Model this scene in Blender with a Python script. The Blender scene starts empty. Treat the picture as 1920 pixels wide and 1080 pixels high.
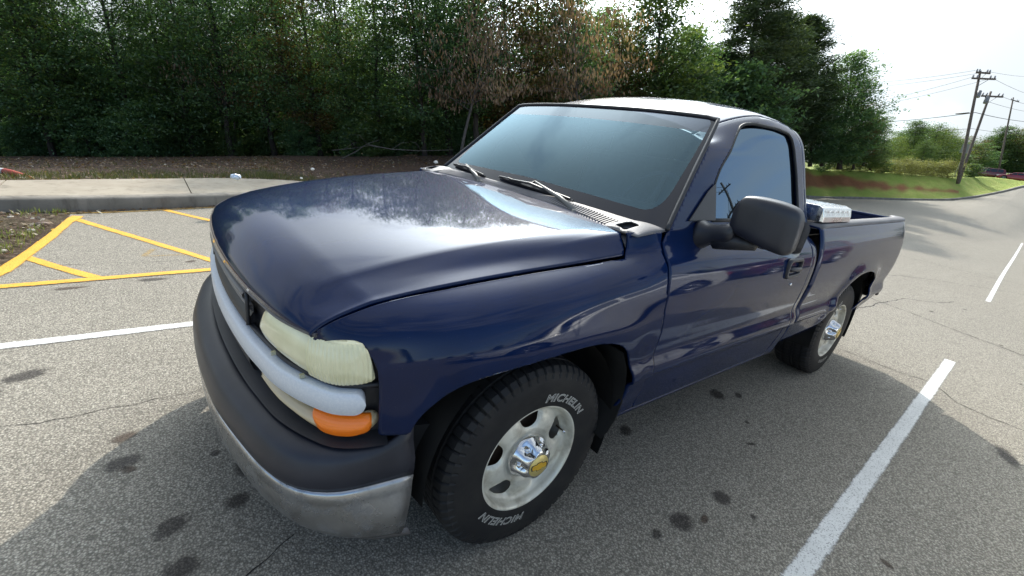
import bpy, bmesh, math, random
import numpy as np
from mathutils import Vector, Matrix, Quaternion

random.seed(7)
RNG = np.random.default_rng(7)
scene = bpy.context.scene
COL = scene.collection

# ------------------------------------------------------------------ camera
CAM = np.array([1.002, 1.858, 1.463])
YAW, PITCH, ROLL, FPX = -2.272, -0.326, 0.141, 852.411
FW = np.array([math.cos(PITCH)*math.cos(YAW), math.cos(PITCH)*math.sin(YAW), math.sin(PITCH)])
_r = np.cross(FW, [0, 0, 1]); _r /= np.linalg.norm(_r); _u = np.cross(_r, FW)
RT = _r*math.cos(ROLL) + _u*math.sin(ROLL)
UP = -_r*math.sin(ROLL) + _u*math.cos(ROLL)
cd = bpy.data.cameras.new('camera'); cam = bpy.data.objects.new('camera', cd); COL.objects.link(cam)
cd.sensor_width = 36; cd.lens = FPX*36/1920; cd.clip_start = 0.05; cd.clip_end = 3000
cam.matrix_world = Matrix(((RT[0], UP[0], -FW[0], CAM[0]), (RT[1], UP[1], -FW[1], CAM[1]),
                           (RT[2], UP[2], -FW[2], CAM[2]), (0, 0, 0, 1)))
scene.camera = cam

# ------------------------------------------------------------------ sun, sky, exposure
SUNV = Vector((-.92, -1.06, 1.0)).normalized()
sun_el = math.asin(SUNV.z); sun_az = math.atan2(SUNV.x, SUNV.y)
sd = bpy.data.lights.new('sun', 'SUN'); sun = bpy.data.objects.new('sun', sd); COL.objects.link(sun)
sd.energy = 2.2; sd.angle = math.radians(0.6); sd.color = (1.0, .93, .82)
sun.rotation_euler = SUNV.to_track_quat('Z', 'Y').to_euler(); sun.location = (0, 0, 30)
world = bpy.data.worlds.new('World'); scene.world = world; world.use_nodes = True
wt = world.node_tree; wt.nodes.clear()
def wn(t, **k):
    n = wt.nodes.new(t)
    for a, b in k.items(): setattr(n, a, b)
    return n
wo = wn('ShaderNodeOutputWorld'); wb = wn('ShaderNodeBackground'); sky = wn('ShaderNodeTexSky')
sky.sky_type = 'NISHITA'; sky.sun_disc = False; sky.sun_elevation = sun_el; sky.sun_rotation = sun_az
sky.dust_density = 1.0; sky.air_density = 1.0; sky.ozone_density = 1.4
tc = wn('ShaderNodeTexCoord'); mp = wn('ShaderNodeMapping'); mp.inputs['Scale'].default_value = (1.0, 2.2, 3.6)
mp.inputs['Rotation'].default_value = (0.25, 0.1, 0.5)
nz = wn('ShaderNodeTexNoise'); nz.inputs['Scale'].default_value = 1.7; nz.inputs['Detail'].default_value = 7
nz.inputs['Roughness'].default_value = .58; nz.inputs['Distortion'].default_value = .6
dt = wn('ShaderNodeVectorMath', operation='DOT_PRODUCT'); dt.inputs[1].default_value = SUNV
mr = wn('ShaderNodeMapRange'); mr.inputs['From Min'].default_value = -.3; mr.inputs['From Max'].default_value = 1.0
mr.inputs['To Min'].default_value = -.02; mr.inputs['To Max'].default_value = .42
ad = wn('ShaderNodeMath', operation='ADD')
cr = wn('ShaderNodeMapRange'); cr.interpolation_type = 'SMOOTHSTEP'
cr.inputs['From Min'].default_value = .46; cr.inputs['From Max'].default_value = .84
gl = wn('ShaderNodeMapRange'); gl.inputs['From Min'].default_value = -.2; gl.inputs['From Max'].default_value = 1.0
gl.inputs['To Min'].default_value = 4.3; gl.inputs['To Max'].default_value = 4.3
cc = wn('ShaderNodeCombineColor'); mx = wn('ShaderNodeMix', data_type='RGBA')
tint = wn('ShaderNodeMix', data_type='RGBA', blend_type='MULTIPLY'); tint.inputs['Factor'].default_value = 1
tint.inputs['B'].default_value = (.90, .98, 1.03, 1)
L = wt.links.new
L(tc.outputs['Generated'], mp.inputs['Vector']); L(mp.outputs[0], nz.inputs['Vector'])
L(tc.outputs['Generated'], dt.inputs[0]); L(dt.outputs['Value'], mr.inputs['Value'])
L(nz.outputs['Fac'], ad.inputs[0]); L(mr.outputs[0], ad.inputs[1]); L(ad.outputs[0], cr.inputs['Value'])
L(dt.outputs['Value'], gl.inputs['Value'])
mxx = wn('ShaderNodeMath', operation='MAXIMUM'); mxx.inputs[1].default_value = 0; L(dt.outputs['Value'], mxx.inputs[0])
pw = wn('ShaderNodeMath', operation='POWER'); pw.inputs[1].default_value = 14.0; L(mxx.outputs[0], pw.inputs[0])
ml = wn('ShaderNodeMath', operation='MULTIPLY'); ml.inputs[1].default_value = 56.0; L(pw.outputs[0], ml.inputs[0])
a2 = wn('ShaderNodeMath', operation='ADD'); L(gl.outputs[0], a2.inputs[0]); L(ml.outputs[0], a2.inputs[1])
for i in range(3): L(a2.outputs[0], cc.inputs[i])
L(cc.outputs[0], tint.inputs['A'])
L(cr.outputs[0], mx.inputs['Factor']); L(sky.outputs[0], mx.inputs['A']); L(tint.outputs['Result'], mx.inputs['B'])
L(mx.outputs['Result'], wb.inputs['Color']); wb.inputs['Strength'].default_value = .10
L(wb.outputs[0], wo.inputs['Surface'])
scene.view_settings.view_transform = 'Standard'; scene.view_settings.look = 'None'
scene.view_settings.exposure = 1.12; scene.view_settings.gamma = 1.0; scene.view_settings.use_curve_mapping = False
scene.render.engine = 'CYCLES'
scene.cycles.max_bounces = 7; scene.cycles.transparent_max_bounces = 24; scene.cycles.use_denoising = True
scene.cycles.caustics_reflective = False; scene.cycles.caustics_refractive = False

# ------------------------------------------------------------------ pixel -> place helpers (photo is 1920x1080)
def ray(q): return FW + (q[0]-960)/FPX*RT + (540-q[1])/FPX*UP
def onZ(q, z=0.0): d = ray(q); return CAM + d*(z-CAM[2])/d[2]
def onY(q, y): d = ray(q); return CAM + d*(y-CAM[1])/d[1]
def at(q, depth): return CAM + ray(q)*depth
def hit(q, fn, t0=.3, t1=9, n=6000):
    d = ray(q); ts = np.linspace(t0, t1, n); P = CAM + ts[:, None]*d; s = fn(P)
    k = np.where(s[:-1]*s[1:] < 0)[0]
    return P[k[0]] if len(k) else P[-1]
# the lot slopes against gravity: true "up" for trees and poles
_dn = FW + (150/FPX)*RT - (3300/FPX)*UP
GUP = Vector(-_dn).normalized()
GQ = Vector((0, 0, 1)).rotation_difference(GUP)

# ------------------------------------------------------------------ maths
def pch(xs, ys, xq):
    xs = np.asarray(xs, float); ys = np.asarray(ys, float); xq = np.asarray(xq, float)
    if xs[0] > xs[-1]: xs, ys = xs[::-1], ys[::-1]
    h = np.diff(xs); dl = np.diff(ys)/h; n = len(xs); m = np.zeros(n)
    if n == 2: return np.interp(xq, xs, ys)
    for i in range(1, n-1):
        if dl[i-1]*dl[i] > 0:
            w1 = 2*h[i]+h[i-1]; w2 = h[i]+2*h[i-1]; m[i] = (w1+w2)/(w1/dl[i-1]+w2/dl[i])
    m[0], m[-1] = dl[0], dl[-1]
    q = np.clip(xq, xs[0], xs[-1]); k = np.clip(np.searchsorted(xs, q)-1, 0, n-2)
    t = (q-xs[k])/h[k]; t2 = t*t; t3 = t2*t
    return (2*t3-3*t2+1)*ys[k]+(t3-2*t2+t)*h[k]*m[k]+(-2*t3+3*t2)*ys[k+1]+(t3-t2)*h[k]*m[k+1]
def sst(a, b, x): t = np.clip((x-a)/(b-a), 0, 1); return t*t*(3-2*t)
def resamp(P, n, axis, dens=None):
    """pchip-resample control grid P[m,n,3] along axis"""
    P = np.moveaxis(np.asarray(P, float), axis, 0)
    d = np.linalg.norm(np.diff(P, axis=0), axis=2).mean(axis=1) + 1e-6
    s = np.concatenate([[0], np.cumsum(d)]); s /= s[-1]
    q = np.linspace(0, 1, n) if dens is None else dens
    out = np.empty((len(q),)+P.shape[1:])
    for j in range(P.shape[1]):
        for c in range(3): out[:, j, c] = pch(s, P[:, j, c], q)
    return np.moveaxis(out, 0, axis)
def sdpoly(p, poly):
    """signed distance, positive inside"""
    poly = np.asarray(poly, float); p = np.asarray(p, float)
    d = np.full(len(p), 1e9); ins = np.zeros(len(p), bool); n = len(poly)
    for i in range(n):
        a, b = poly[i], poly[(i+1) % n]; e = b-a; w = p-a
        t = np.clip((w@e)/(e@e+1e-12), 0, 1); q = w-t[:, None]*e; d = np.minimum(d, (q*q).sum(1))
        c = ((a[1] > p[:, 1]) != (b[1] > p[:, 1]))
        with np.errstate(divide='ignore', invalid='ignore'):
            xx = a[0]+(p[:, 1]-a[1])*(b[0]-a[0])/(b[1]-a[1]+1e-15)
        ins ^= c & (p[:, 0] < xx)
    d = np.sqrt(d); return np.where(ins, d, -d)
def rpoly(pts, r, seg=5):
    """round the corners of a polygon"""
    pts = [np.array(q[:2], float) for q in pts]; rr = r if isinstance(r, (list, tuple)) else [r]*len(pts); out = []
    n = len(pts)
    for i in range(n):
        a, b, c = pts[i-1], pts[i], pts[(i+1) % n]
        la, lc = np.linalg.norm(a-b), np.linalg.norm(c-b); k = min(rr[i], la*.45, lc*.45)
        if k < 1e-5: out.append(b); continue
        p0, p2 = b+(a-b)/la*k, b+(c-b)/lc*k
        for j in range(seg+1):
            t = j/seg; out.append((1-t)**2*p0+2*t*(1-t)*b+t*t*p2)
    return np.array(out)

# ------------------------------------------------------------------ mesh building
def grid_faces(nu, nv, wrapu=False, wrapv=False, off=0):
    F = []
    for i in range(nu if wrapu else nu-1):
        for j in range(nv if wrapv else nv-1):
            a = i*nv+j; b = ((i+1) % nu)*nv+j; c = ((i+1) % nu)*nv+(j+1) % nv; d = i*nv+(j+1) % nv
            F.append((a+off, b+off, c+off, d+off))
    return F
def clip(V, F, g):
    """keep g>=0; V may carry extra columns"""
    V = np.asarray(V, float); g = np.where(np.abs(g) < 1e-6, 1e-6, g)
    nv, mp_, cut = [], {}, {}
    def vid(i):
        if i not in mp_: mp_[i] = len(nv); nv.append(V[i])
        return mp_[i]
    def cid(i, j):
        k = (i, j) if i < j else (j, i)
        if k not in cut:
            a, b = k; t = g[a]/(g[a]-g[b]); cut[k] = len(nv); nv.append(V[a]+(V[b]-V[a])*t)
        return cut[k]
    out = []
    for f in F:
        s = [g[i] > 0 for i in f]
        if all(s): out.append(tuple(vid(i) for i in f)); continue
        if not any(s): continue
        q = []
        for k in range(len(f)):
            i, j = f[k], f[(k+1) % len(f)]
            if g[i] > 0: q.append(vid(i))
            if (g[i] > 0) != (g[j] > 0): q.append(cid(i, j))
        if len(q) > 2: out.append(tuple(q))
    return (np.array(nv) if nv else np.zeros((0, V.shape[1]))), out
def mesh(name, V, F, mats=(), smooth=True, mi=None):
    me = bpy.data.meshes.new(name)
    me.from_pydata([tuple(map(float, v[:3])) for v in V], [], [tuple(map(int, f)) for f in F])
    for m in mats: me.materials.append(m)
    if smooth and len(me.polygons): me.polygons.foreach_set('use_smooth', [True]*len(me.polygons))
    if mi is not None: me.polygons.foreach_set('material_index', list(map(int, mi)))
    me.update(); return me
def put(name, me, parent=None, label=None, cat=None, group=None, kind=None, solid=None, bevel=None, off=-1):
    o = bpy.data.objects.new(name, me); COL.objects.link(o)
    if parent is not None: o.parent = parent
    if label: o['label'] = label
    if cat: o['category'] = cat
    if group: o['group'] = group
    if kind: o['kind'] = kind
    if solid:
        m = o.modifiers.new('thickness', 'SOLIDIFY'); m.thickness = solid; m.offset = off
    if bevel:
        m = o.modifiers.new('edge', 'BEVEL'); m.width = bevel; m.segments = 2; m.limit_method = 'ANGLE'; m.angle_limit = math.radians(35)
    return o
def thing(name, label, cat, loc=(0, 0, 0), rotz=0, group=None):
    o = bpy.data.objects.new(name, None); COL.objects.link(o); o.location = loc; o.rotation_euler = (0, 0, rotz)
    o.empty_display_size = .2
    o['label'] = label; o['category'] = cat
    if group: o['group'] = group
    return o
class MB:
    def __init__(s): s.V = []; s.F = []
    def add(s, V, F):
        o = len(s.V); s.V += [tuple(map(float, v[:3])) for v in V]; s.F += [tuple(i+o for i in f) for f in F]; return s
    def box(s, c, d, R=None):
        V = []
        for x in (-1, 1):
            for y in (-1, 1):
                for z in (-1, 1):
                    p = Vector((x*d[0]/2, y*d[1]/2, z*d[2]/2)); p = R@p if R is not None else p
                    V.append((p.x+c[0], p.y+c[1], p.z+c[2]))
        return s.add(V, [(0, 1, 3, 2), (4, 6, 7, 5), (0, 4, 5, 1), (2, 3, 7, 6), (0, 2, 6, 4), (1, 5, 7, 3)])
    def tube(s, pts, r, n=8, cap=True):
        pts = [Vector(p) for p in pts]; rr = r if isinstance(r, (list, tuple, np.ndarray)) else [r]*len(pts)
        V = []; prev = None
        for i, p in enumerate(pts):
            t = (pts[min(i+1, len(pts)-1)]-pts[max(i-1, 0)]).normalized()
            if prev is None: a = t.orthogonal().normalized()
            else:
                a = prev-t*prev.dot(t); a = a.normalized() if a.length > 1e-6 else t.orthogonal().normalized()
            prev = a; b = t.cross(a)
            for k in range(n):
                an = 2*math.pi*k/n; q = p+(a*math.cos(an)+b*math.sin(an))*rr[i]; V.append((q.x, q.y, q.z))
        F = [(i*n+k, i*n+(k+1) % n, (i+1)*n+(k+1) % n, (i+1)*n+k) for i in range(len(pts)-1) for k in range(n)]
        if cap: F += [tuple(range(n))[::-1], tuple(range((len(pts)-1)*n, len(pts)*n))]
        return s.add(V, F)
    def rev(s, prof, n=48, axis='y', c=(0, 0, 0)):
        """revolve (r, h) profile; axis y"""
        V = []
        for k in range(n):
            a = 2*math.pi*k/n
            for r_, h in prof:
                if axis == 'y': V.append((c[0]+r_*math.cos(a), c[1]+h, c[2]+r_*math.sin(a)))
                else: V.append((c[0]+r_*math.cos(a), c[1]+r_*math.sin(a), c[2]+h))
        return s.add(V, grid_faces(n, len(prof), wrapu=True))
    def build(s, name, mats, parent=None, smooth=False, **k):
        return put(name, mesh(name, s.V, s.F, mats if isinstance(mats, (list, tuple)) else [mats], smooth), parent, **k)
def mirY(V): V = np.array(V, float); V[:, 1] *= -1; return V
def flipF(F): return [tuple(f[::-1]) for f in F]

# ------------------------------------------------------------------ materials
def mat(name, col=(.5, .5, .5), rough=.5, metal=0, coat=0, coatr=.03, spec=.5, emis=None):
    m = bpy.data.materials.new(name); m.use_nodes = True; b = m.node_tree.nodes['Principled BSDF']
    b.inputs['Base Color'].default_value = (*col, 1); b.inputs['Roughness'].default_value = rough
    b.inputs['Metallic'].default_value = metal; b.inputs['Coat Weight'].default_value = coat
    b.inputs['Coat Roughness'].default_value = coatr; b.inputs['Specular IOR Level'].default_value = spec
    return m
class NT:
    def __init__(s, m): s.m = m; s.t = m.node_tree; s.b = s.t.nodes.get('Principled BSDF'); s.out = s.t.nodes.get('Material Output')
    def n(s, t, **k):
        x = s.t.nodes.new(t)
        for a, b in k.items(): setattr(x, a, b)
        return x
    def l(s, a, b): s.t.links.new(a, b)
    def pos(s, scale=(1, 1, 1), src='obj'):
        if src == 'world': o = s.n('ShaderNodeNewGeometry').outputs['Position']
        else: o = s.n('ShaderNodeTexCoord').outputs['Object']
        mpn = s.n('ShaderNodeMapping'); mpn.inputs['Scale'].default_value = scale; s.l(o, mpn.inputs['Vector']); return mpn.outputs[0]
    def noise(s, v, sc, det=4, ro=.55, dist=0):
        x = s.n('ShaderNodeTexNoise'); x.inputs['Scale'].default_value = sc; x.inputs['Detail'].default_value = det
        x.inputs['Roughness'].default_value = ro; x.inputs['Distortion'].default_value = dist; s.l(v, x.inputs['Vector']); return x.outputs['Fac']
    def voro(s, v, sc, out='Distance', feat='F1'):
        x = s.n('ShaderNodeTexVoronoi'); x.feature = feat; x.inputs['Scale'].default_value = sc; s.l(v, x.inputs['Vector']); return x.outputs[out]
    def ramp(s, f, stops):
        x = s.n('ShaderNodeValToRGB'); e = x.color_ramp.elements
        while len(e) < len(stops): e.new(.5)
        for i, (p, c) in enumerate(stops): e[i].position = p; e[i].color = (*c, 1) if len(c) == 3 else c
        s.l(f, x.inputs[0]); return x.outputs[0]
    def rng(s, f, a, b, c=0, d=1, smooth=False):
        x = s.n('ShaderNodeMapRange'); x.inputs['From Min'].default_value = a; x.inputs['From Max'].default_value = b
        x.inputs['To Min'].default_value = c; x.inputs['To Max'].default_value = d
        if smooth: x.interpolation_type = 'SMOOTHSTEP'
        s.l(f, x.inputs['Value']); return x.outputs[0]
    def mix(s, f, a, b, bt='MIX'):
        x = s.n('ShaderNodeMix', data_type='RGBA', blend_type=bt)
        for v, k in ((f, 'Factor'), (a, 'A'), (b, 'B')):
            if isinstance(v, (int, float)): x.inputs[k].default_value = v
            elif isinstance(v, (tuple, list)): x.inputs[k].default_value = (*v, 1) if len(v) == 3 else v
            else: s.l(v, x.inputs[k])
        return x.outputs['Result']
    def mth(s, op, a, b=None):
        x = s.n('ShaderNodeMath', operation=op)
        for i, v in enumerate((a, b)):
            if v is None: continue
            if isinstance(v, (int, float)): x.inputs[i].default_value = v
            else: s.l(v, x.inputs[i])
        return x.outputs[0]
    def bump(s, h, st=.3, dist=.01):
        x = s.n('ShaderNodeBump'); x.inputs['Strength'].default_value = st; x.inputs['Distance'].default_value = dist
        s.l(h, x.inputs['Height']); s.l(x.outputs[0], s.b.inputs['Normal']); return x
    def set(s, k, v): s.l(v, s.b.inputs[k])
# ---- truck materials
def m_paint():
    m = mat('blue_paint', (.010, .019, .090), .5, .0, coat=.80, coatr=.02, spec=.02); m.node_tree.nodes['Principled BSDF'].inputs['Coat IOR'].default_value = 1.43
    t = NT(m); p = t.pos()
    n1 = t.noise(p, 2.3, 5); n2 = t.noise(p, 60, 3)
    c = t.mix(t.rng(n1, .3, .75), (.0014, .0080, .038), (.0026, .0155, .072))
    sp = t.rng(t.noise(p, 240, 2), .70, .76)            # fine dust specks
    dust = t.mth('MULTIPLY', sp, .10)
    c = t.mix(dust, c, (.35, .34, .32)); t.set('Base Color', c)
    t.set('Roughness', t.rng(n1, .3, .7, .40, .55))
    t.set('Coat Roughness', t.rng(t.noise(p, 5, 5), .40, .80, .012, .05))
    h = t.noise(p, 420, 2); x = t.n('ShaderNodeBump'); x.inputs['Strength'].default_value = .03; x.inputs['Distance'].default_value = .0005
    t.l(h, x.inputs['Height']); t.l(x.outputs[0], t.b.inputs['Coat Normal'])
    return m
PAINT = m_paint()
def m_plastic(name, c, r, sc=500, sp=.5):
    m = mat(name, c, r, spec=sp); t = NT(m); p = t.pos()
    t.bump(t.noise(p, sc, 2), .25, .0006)
    t.set('Base Color', t.mix(t.rng(t.noise(p, 5, 5), .35, .75), c, tuple(min(1, v*1.5+.006) for v in c)))
    return m
BLK = m_plastic('black_plastic', (.014, .015, .020), .48)
CAPB = m_plastic('bumper_top_plastic', (.012, .013, .021), .42)
GRIL = m_plastic('grille_plastic', (.022, .022, .026), .5)
SLAT = m_plastic('grille_slat_plastic', (.15, .14, .14), .42)
GREYP = m_plastic('grey_trim_plastic', (.12, .115, .12), .55)
COWLP = m_plastic('dusty_cowl_plastic', (.18, .165, .165), .6)
RUB = m_plastic('black_rubber', (.012, .012, .013), .6)
MIRP = m_plastic('mirror_plastic', (.013, .014, .021), .38)
INT = m_plastic('grey_interior', (.11, .12, .14), .75)
INL = m_plastic('seat_cloth', (.24, .26, .30), .9)
DARK = mat('under_body_black', (.006, .006, .007), .9)
LINER = m_plastic('wheel_liner', (.008, .0075, .007), .9, 60, .2)
def m_bar():
    m = mat('silver_blue_bar', (.30, .34, .42), .42, .15); t = NT(m); p = t.pos()
    t.set('Base Color', t.mix(t.rng(t.noise(p, 160, 3), .4, .7), (.66, .69, .75), (.74, .76, .80))); t.bump(t.noise(p, 300, 3), .08, .0004); return m
BAR = m_bar()
def m_chrome(name, c=(.62, .63, .65), r0=.10, r1=.35, sc=9, dirt=.5):
    m = mat(name, c, .2, 1.0); t = NT(m); p = t.pos(); n = t.noise(p, sc, 6)
    t.set('Roughness', t.rng(n, .35, .7, r0, r1))
    d = t.rng(t.noise(p, sc*2.3, 6, .65), .50, .70, 0, dirt); t.set('Base Color', t.mix(d, c, (.13, .12, .105)))
    t.set('Metallic', t.rng(d, 0, 1, 1, .2)); return m
CHR = m_chrome('dull_chrome', (.42, .43, .45), .16, .40, 7, .65)
CHRC = m_chrome('hub_cap_chrome', (.72, .73, .75), .05, .16, 30, .22)
ALU = m_chrome('toolbox_aluminium', (.80, .80, .80), .22, .38, 6, .1)
def m_rim():
    m = mat('silver_wheel_paint', (.62, .61, .56), .38, .25); t = NT(m); p = t.pos()
    d = t.rng(t.noise(p, 14, 6, .62), .48, .72, 0, .75)
    t.set('Base Color', t.mix(d, (.74, .71, .61), (.33, .28, .20)))
    t.set('Roughness', t.rng(d, 0, 1, .33, .6)); return m
RIM = m_rim()
def m_tyre():
    m = mat('tyre_rubber', (.016, .016, .017), .62, spec=.35); t = NT(m); p = t.pos()
    d = t.rng(t.noise(p, 8, 6, .6), .45, .75, 0, .6)
    t.set('Base Color', t.mix(d, (.012, .012, .0135), (.040, .037, .033))); t.bump(t.noise(p, 260, 3), .25, .0008); return m
TYRE = m_tyre()
LETW = mat('tyre_letter_white', (.62, .60, .55), .6)
def m_head():
    m = mat('yellowed_lens', (.66, .64, .44), .30, coat=.8, coatr=.12); t = NT(m); p = t.pos()
    n = t.noise(p, 14, 5)
    t.set('Base Color', t.mix(t.rng(n, .3, .7), (.74, .69, .42), (.88, .83, .56))); t.b.inputs['Subsurface Weight'].default_value = .0
    return m
HEAD = m_head()
HEADR = m_head(); HEADR.name = 'ribbed_lens'
HEADC = mat('lens_rim', (.42, .42, .30), .25, coat=1)
AMB = mat('amber_lens', (1.0, .215, .004), .3, coat=.4, coatr=.08)
PARK = mat('parking_lens', (.56, .45, .28), .32, coat=.8, coatr=.1)
RED = mat('red_lens', (.45, .01, .01), .2, coat=1)
GOLD = mat('gold_emblem', (.78, .62, .24), .35, .35)
GOLDB = mat('gold_bowtie', (.85, .50, .05), .3, .3)
def m_glass(name, tint, refl_ior, dustc, dust, trans, rough=0.0, gc=(.80, .93, 1.0)):
    m = bpy.data.materials.new(name); m.use_nodes = True; t = NT(m); t.t.nodes.remove(t.b)
    g = t.n('ShaderNodeBsdfGlossy'); g.inputs['Roughness'].default_value = rough; g.inputs['Color'].default_value = (*gc, 1)
    tr = t.n('ShaderNodeBsdfTransparent'); tr.inputs['Color'].default_value = (*tint, 1)
    df = t.n('ShaderNodeBsdfDiffuse'); df.inputs['Color'].default_value = (*dustc, 1)
    tl = t.n('ShaderNodeBsdfTranslucent'); tl.inputs['Color'].default_value = (*dustc, 1)
    m1 = t.n('ShaderNodeMixShader'); m1.inputs[0].default_value = .5; t.l(df.outputs[0], m1.inputs[1]); t.l(tl.outputs[0], m1.inputs[2])
    m2 = t.n('ShaderNodeMixShader')
    p = t.pos(); nn = t.noise(p, 3, 5, .6); t.l(t.rng(nn, .3, .8, dust*.7, dust*1.35), m2.inputs[0])
    t.l(tr.outputs[0], m2.inputs[1]); t.l(m1.outputs[0], m2.inputs[2])
    fr = t.n('ShaderNodeFresnel'); fr.inputs['IOR'].default_value = refl_ior
    m3 = t.n('ShaderNodeMixShader'); t.l(fr.outputs[0], m3.inputs[0]); t.l(m2.outputs[0], m3.inputs[1]); t.l(g.outputs[0], m3.inputs[2])
    t.l(m3.outputs[0], t.out.inputs['Surface']); return m
WSG = m_glass('windshield_glass', (.58, .74, .78), 1.8, (.26, .50, .68), .08, 1, gc=(.60, .86, 1.0))
TINTG = m_glass('tinted_side_glass', (.05, .06, .075), 3.0, (.05, .06, .07), .04, 1, gc=(.52, .74, 1.0))
FRIT = mat('black_glass_border', (.014, .015, .024), .10, spec=.42)
BAND = m_glass('windshield_sun_band', (.10, .11, .14), 1.75, (.16, .15, .20), .55, 1)
# =================================================================== PICKUP TRUCK
truck = thing('pickup_truck', 'dark blue regular cab pickup truck with chrome front bumper parked across the lot', 'pickup truck')
# nose plan curve (x,y), shared by hood lip, lamps and bar
NOSE = np.array([(.826, 0), (.824, .12), (.818, .25), (.803, .43), (.790, .52), (.770, .635), (.745, .71), (.718, .768), (.672, .838), (.610, .872), (.56, .886), (.50, .905)])
_ns = np.concatenate([[0], np.cumsum(np.linalg.norm(np.diff(NOSE, axis=0), axis=1))])
def nose(s, off=0):
    s = np.asarray(s, float); sg = np.sign(s); a = np.abs(s)
    x = pch(_ns, NOSE[:, 0], a); y = pch(_ns, NOSE[:, 1], a)
    x2 = pch(_ns, NOSE[:, 0], np.minimum(a+.004, _ns[-1])); y2 = pch(_ns, NOSE[:, 1], np.minimum(a+.004, _ns[-1]))
    x1 = pch(_ns, NOSE[:, 0], np.maximum(a-.004, 0)); y1 = pch(_ns, NOSE[:, 1], np.maximum(a-.004, 0))
    tx, ty = x2-x1, y2-y1; l = np.hypot(tx, ty)+1e-9
    nx, ny = ty/l, -tx/l
    return np.stack([x+nx*off, (y+ny*off)*np.where(sg == 0, 1, sg)], -1)
def nose_s(q):
    """pixel -> (s,z) where its ray meets the upright nose surface"""
    d = ray(q); best = None
    for i in range(len(NOSE)-1):
        p, e = NOSE[i], NOSE[i+1]-NOSE[i]
        M = np.array([[d[0], -e[0]], [d[1], -e[1]]]); 
        try: t, k = np.linalg.solve(M, p-CAM[:2])
        except np.linalg.LinAlgError: continue
        if t > 0 and (-.001 if i else -.5) <= k <= (1.001 if i < len(NOSE)-2 else 1.6):
            if best is None or t < best[0]: best = (t, _ns[i]+k*(_ns[i+1]-_ns[i]))
    if best is None: return float(_ns[-1]), .8
    return float(best[1]), float((CAM+d*best[0])[2])
ylip = lambda y: pch(NOSE[:10, 1], NOSE[:10, 0], np.abs(y))

# ---------------------------------------------------------------- hood
D_ = [0, .01, .03, .07, .12, .18, .28, .37, .47, .66, .76, .89, .99, 1.04, 1.14, 1.30]
zc = lambda d: pch([0, .004, .015, .03, .07, .12, .18, .28, .47, .76, .99, 1.14, 1.30], [.930, .950, .972, .990, 1.026, 1.054, 1.073, 1.091, 1.117, 1.148, 1.166, 1.177, 1.186], d)
zf = lambda d: pch([0, .004, .015, .03, .07, .12, .18, .37, .66, .89, 1.04, 1.12], [.930, .942, .957, .968, .992, 1.016, 1.040, 1.086, 1.128, 1.150, 1.168, 1.172], d)
zl = lambda d: pch([0, .01, .03, .07, .12, .18, .37, .66, .89, 1.04, 1.12], [.930, .940, .955, .974, .996, 1.020, 1.050, 1.082, 1.100, 1.112, 1.118], d)
zg = lambda d: pch([0, .02, .05, .10, .18, .37, .66, .89, 1.04, 1.12], [.925, .945, .963, .983, 1.006, 1.033, 1.063, 1.082, 1.096, 1.102], d)
yg = lambda x: .775 + (.72-x)*.0825           # hood side edge in plan
zgx = lambda x: zg(np.clip(.72-x, 0, 1.12))
def hood_z(x, y):
    y = abs(y); yy = yg(x); d = float(np.clip(ylip(min(y, .768))-x, 0, 1.3)); dg = d
    wl = float(pch([0, .1, .37, .66, .89, 1.04], [.02, .05, .06, .045, .030, .014], dg)); wf = float(pch([0, .1, .18, .37, .66, .89, 1.04], [.05, .10, .125, .12, .095, .075, .05], dg))
    ys = np.array([0, .25, .48, yy-wf-.10, yy-wf, yy-wl, yy])
    C_, f_, l_, g_ = float(zc(d)), float(zf(min(d, 1.12))), float(zl(min(d, 1.12))), float(zg(min(d, 1.12)))
    yf = yy-wf; top = lambda v: f_+(C_-f_)*(1-(v/yf)**2.3)
    if y < yf-.07: return top(y)
    ys = np.array([yf-.09, yf-.07, yf-.02, yy-wl, yy]); zs = np.array([top(yf-.09), top(yf-.07), f_-.004+.35*(top(yf-.02)-f_), l_, g_])
    return float(pch(ys, zs, [y])[0])
xrear = lambda y: -.462+.095*(abs(y)/.86)**2.2
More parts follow.
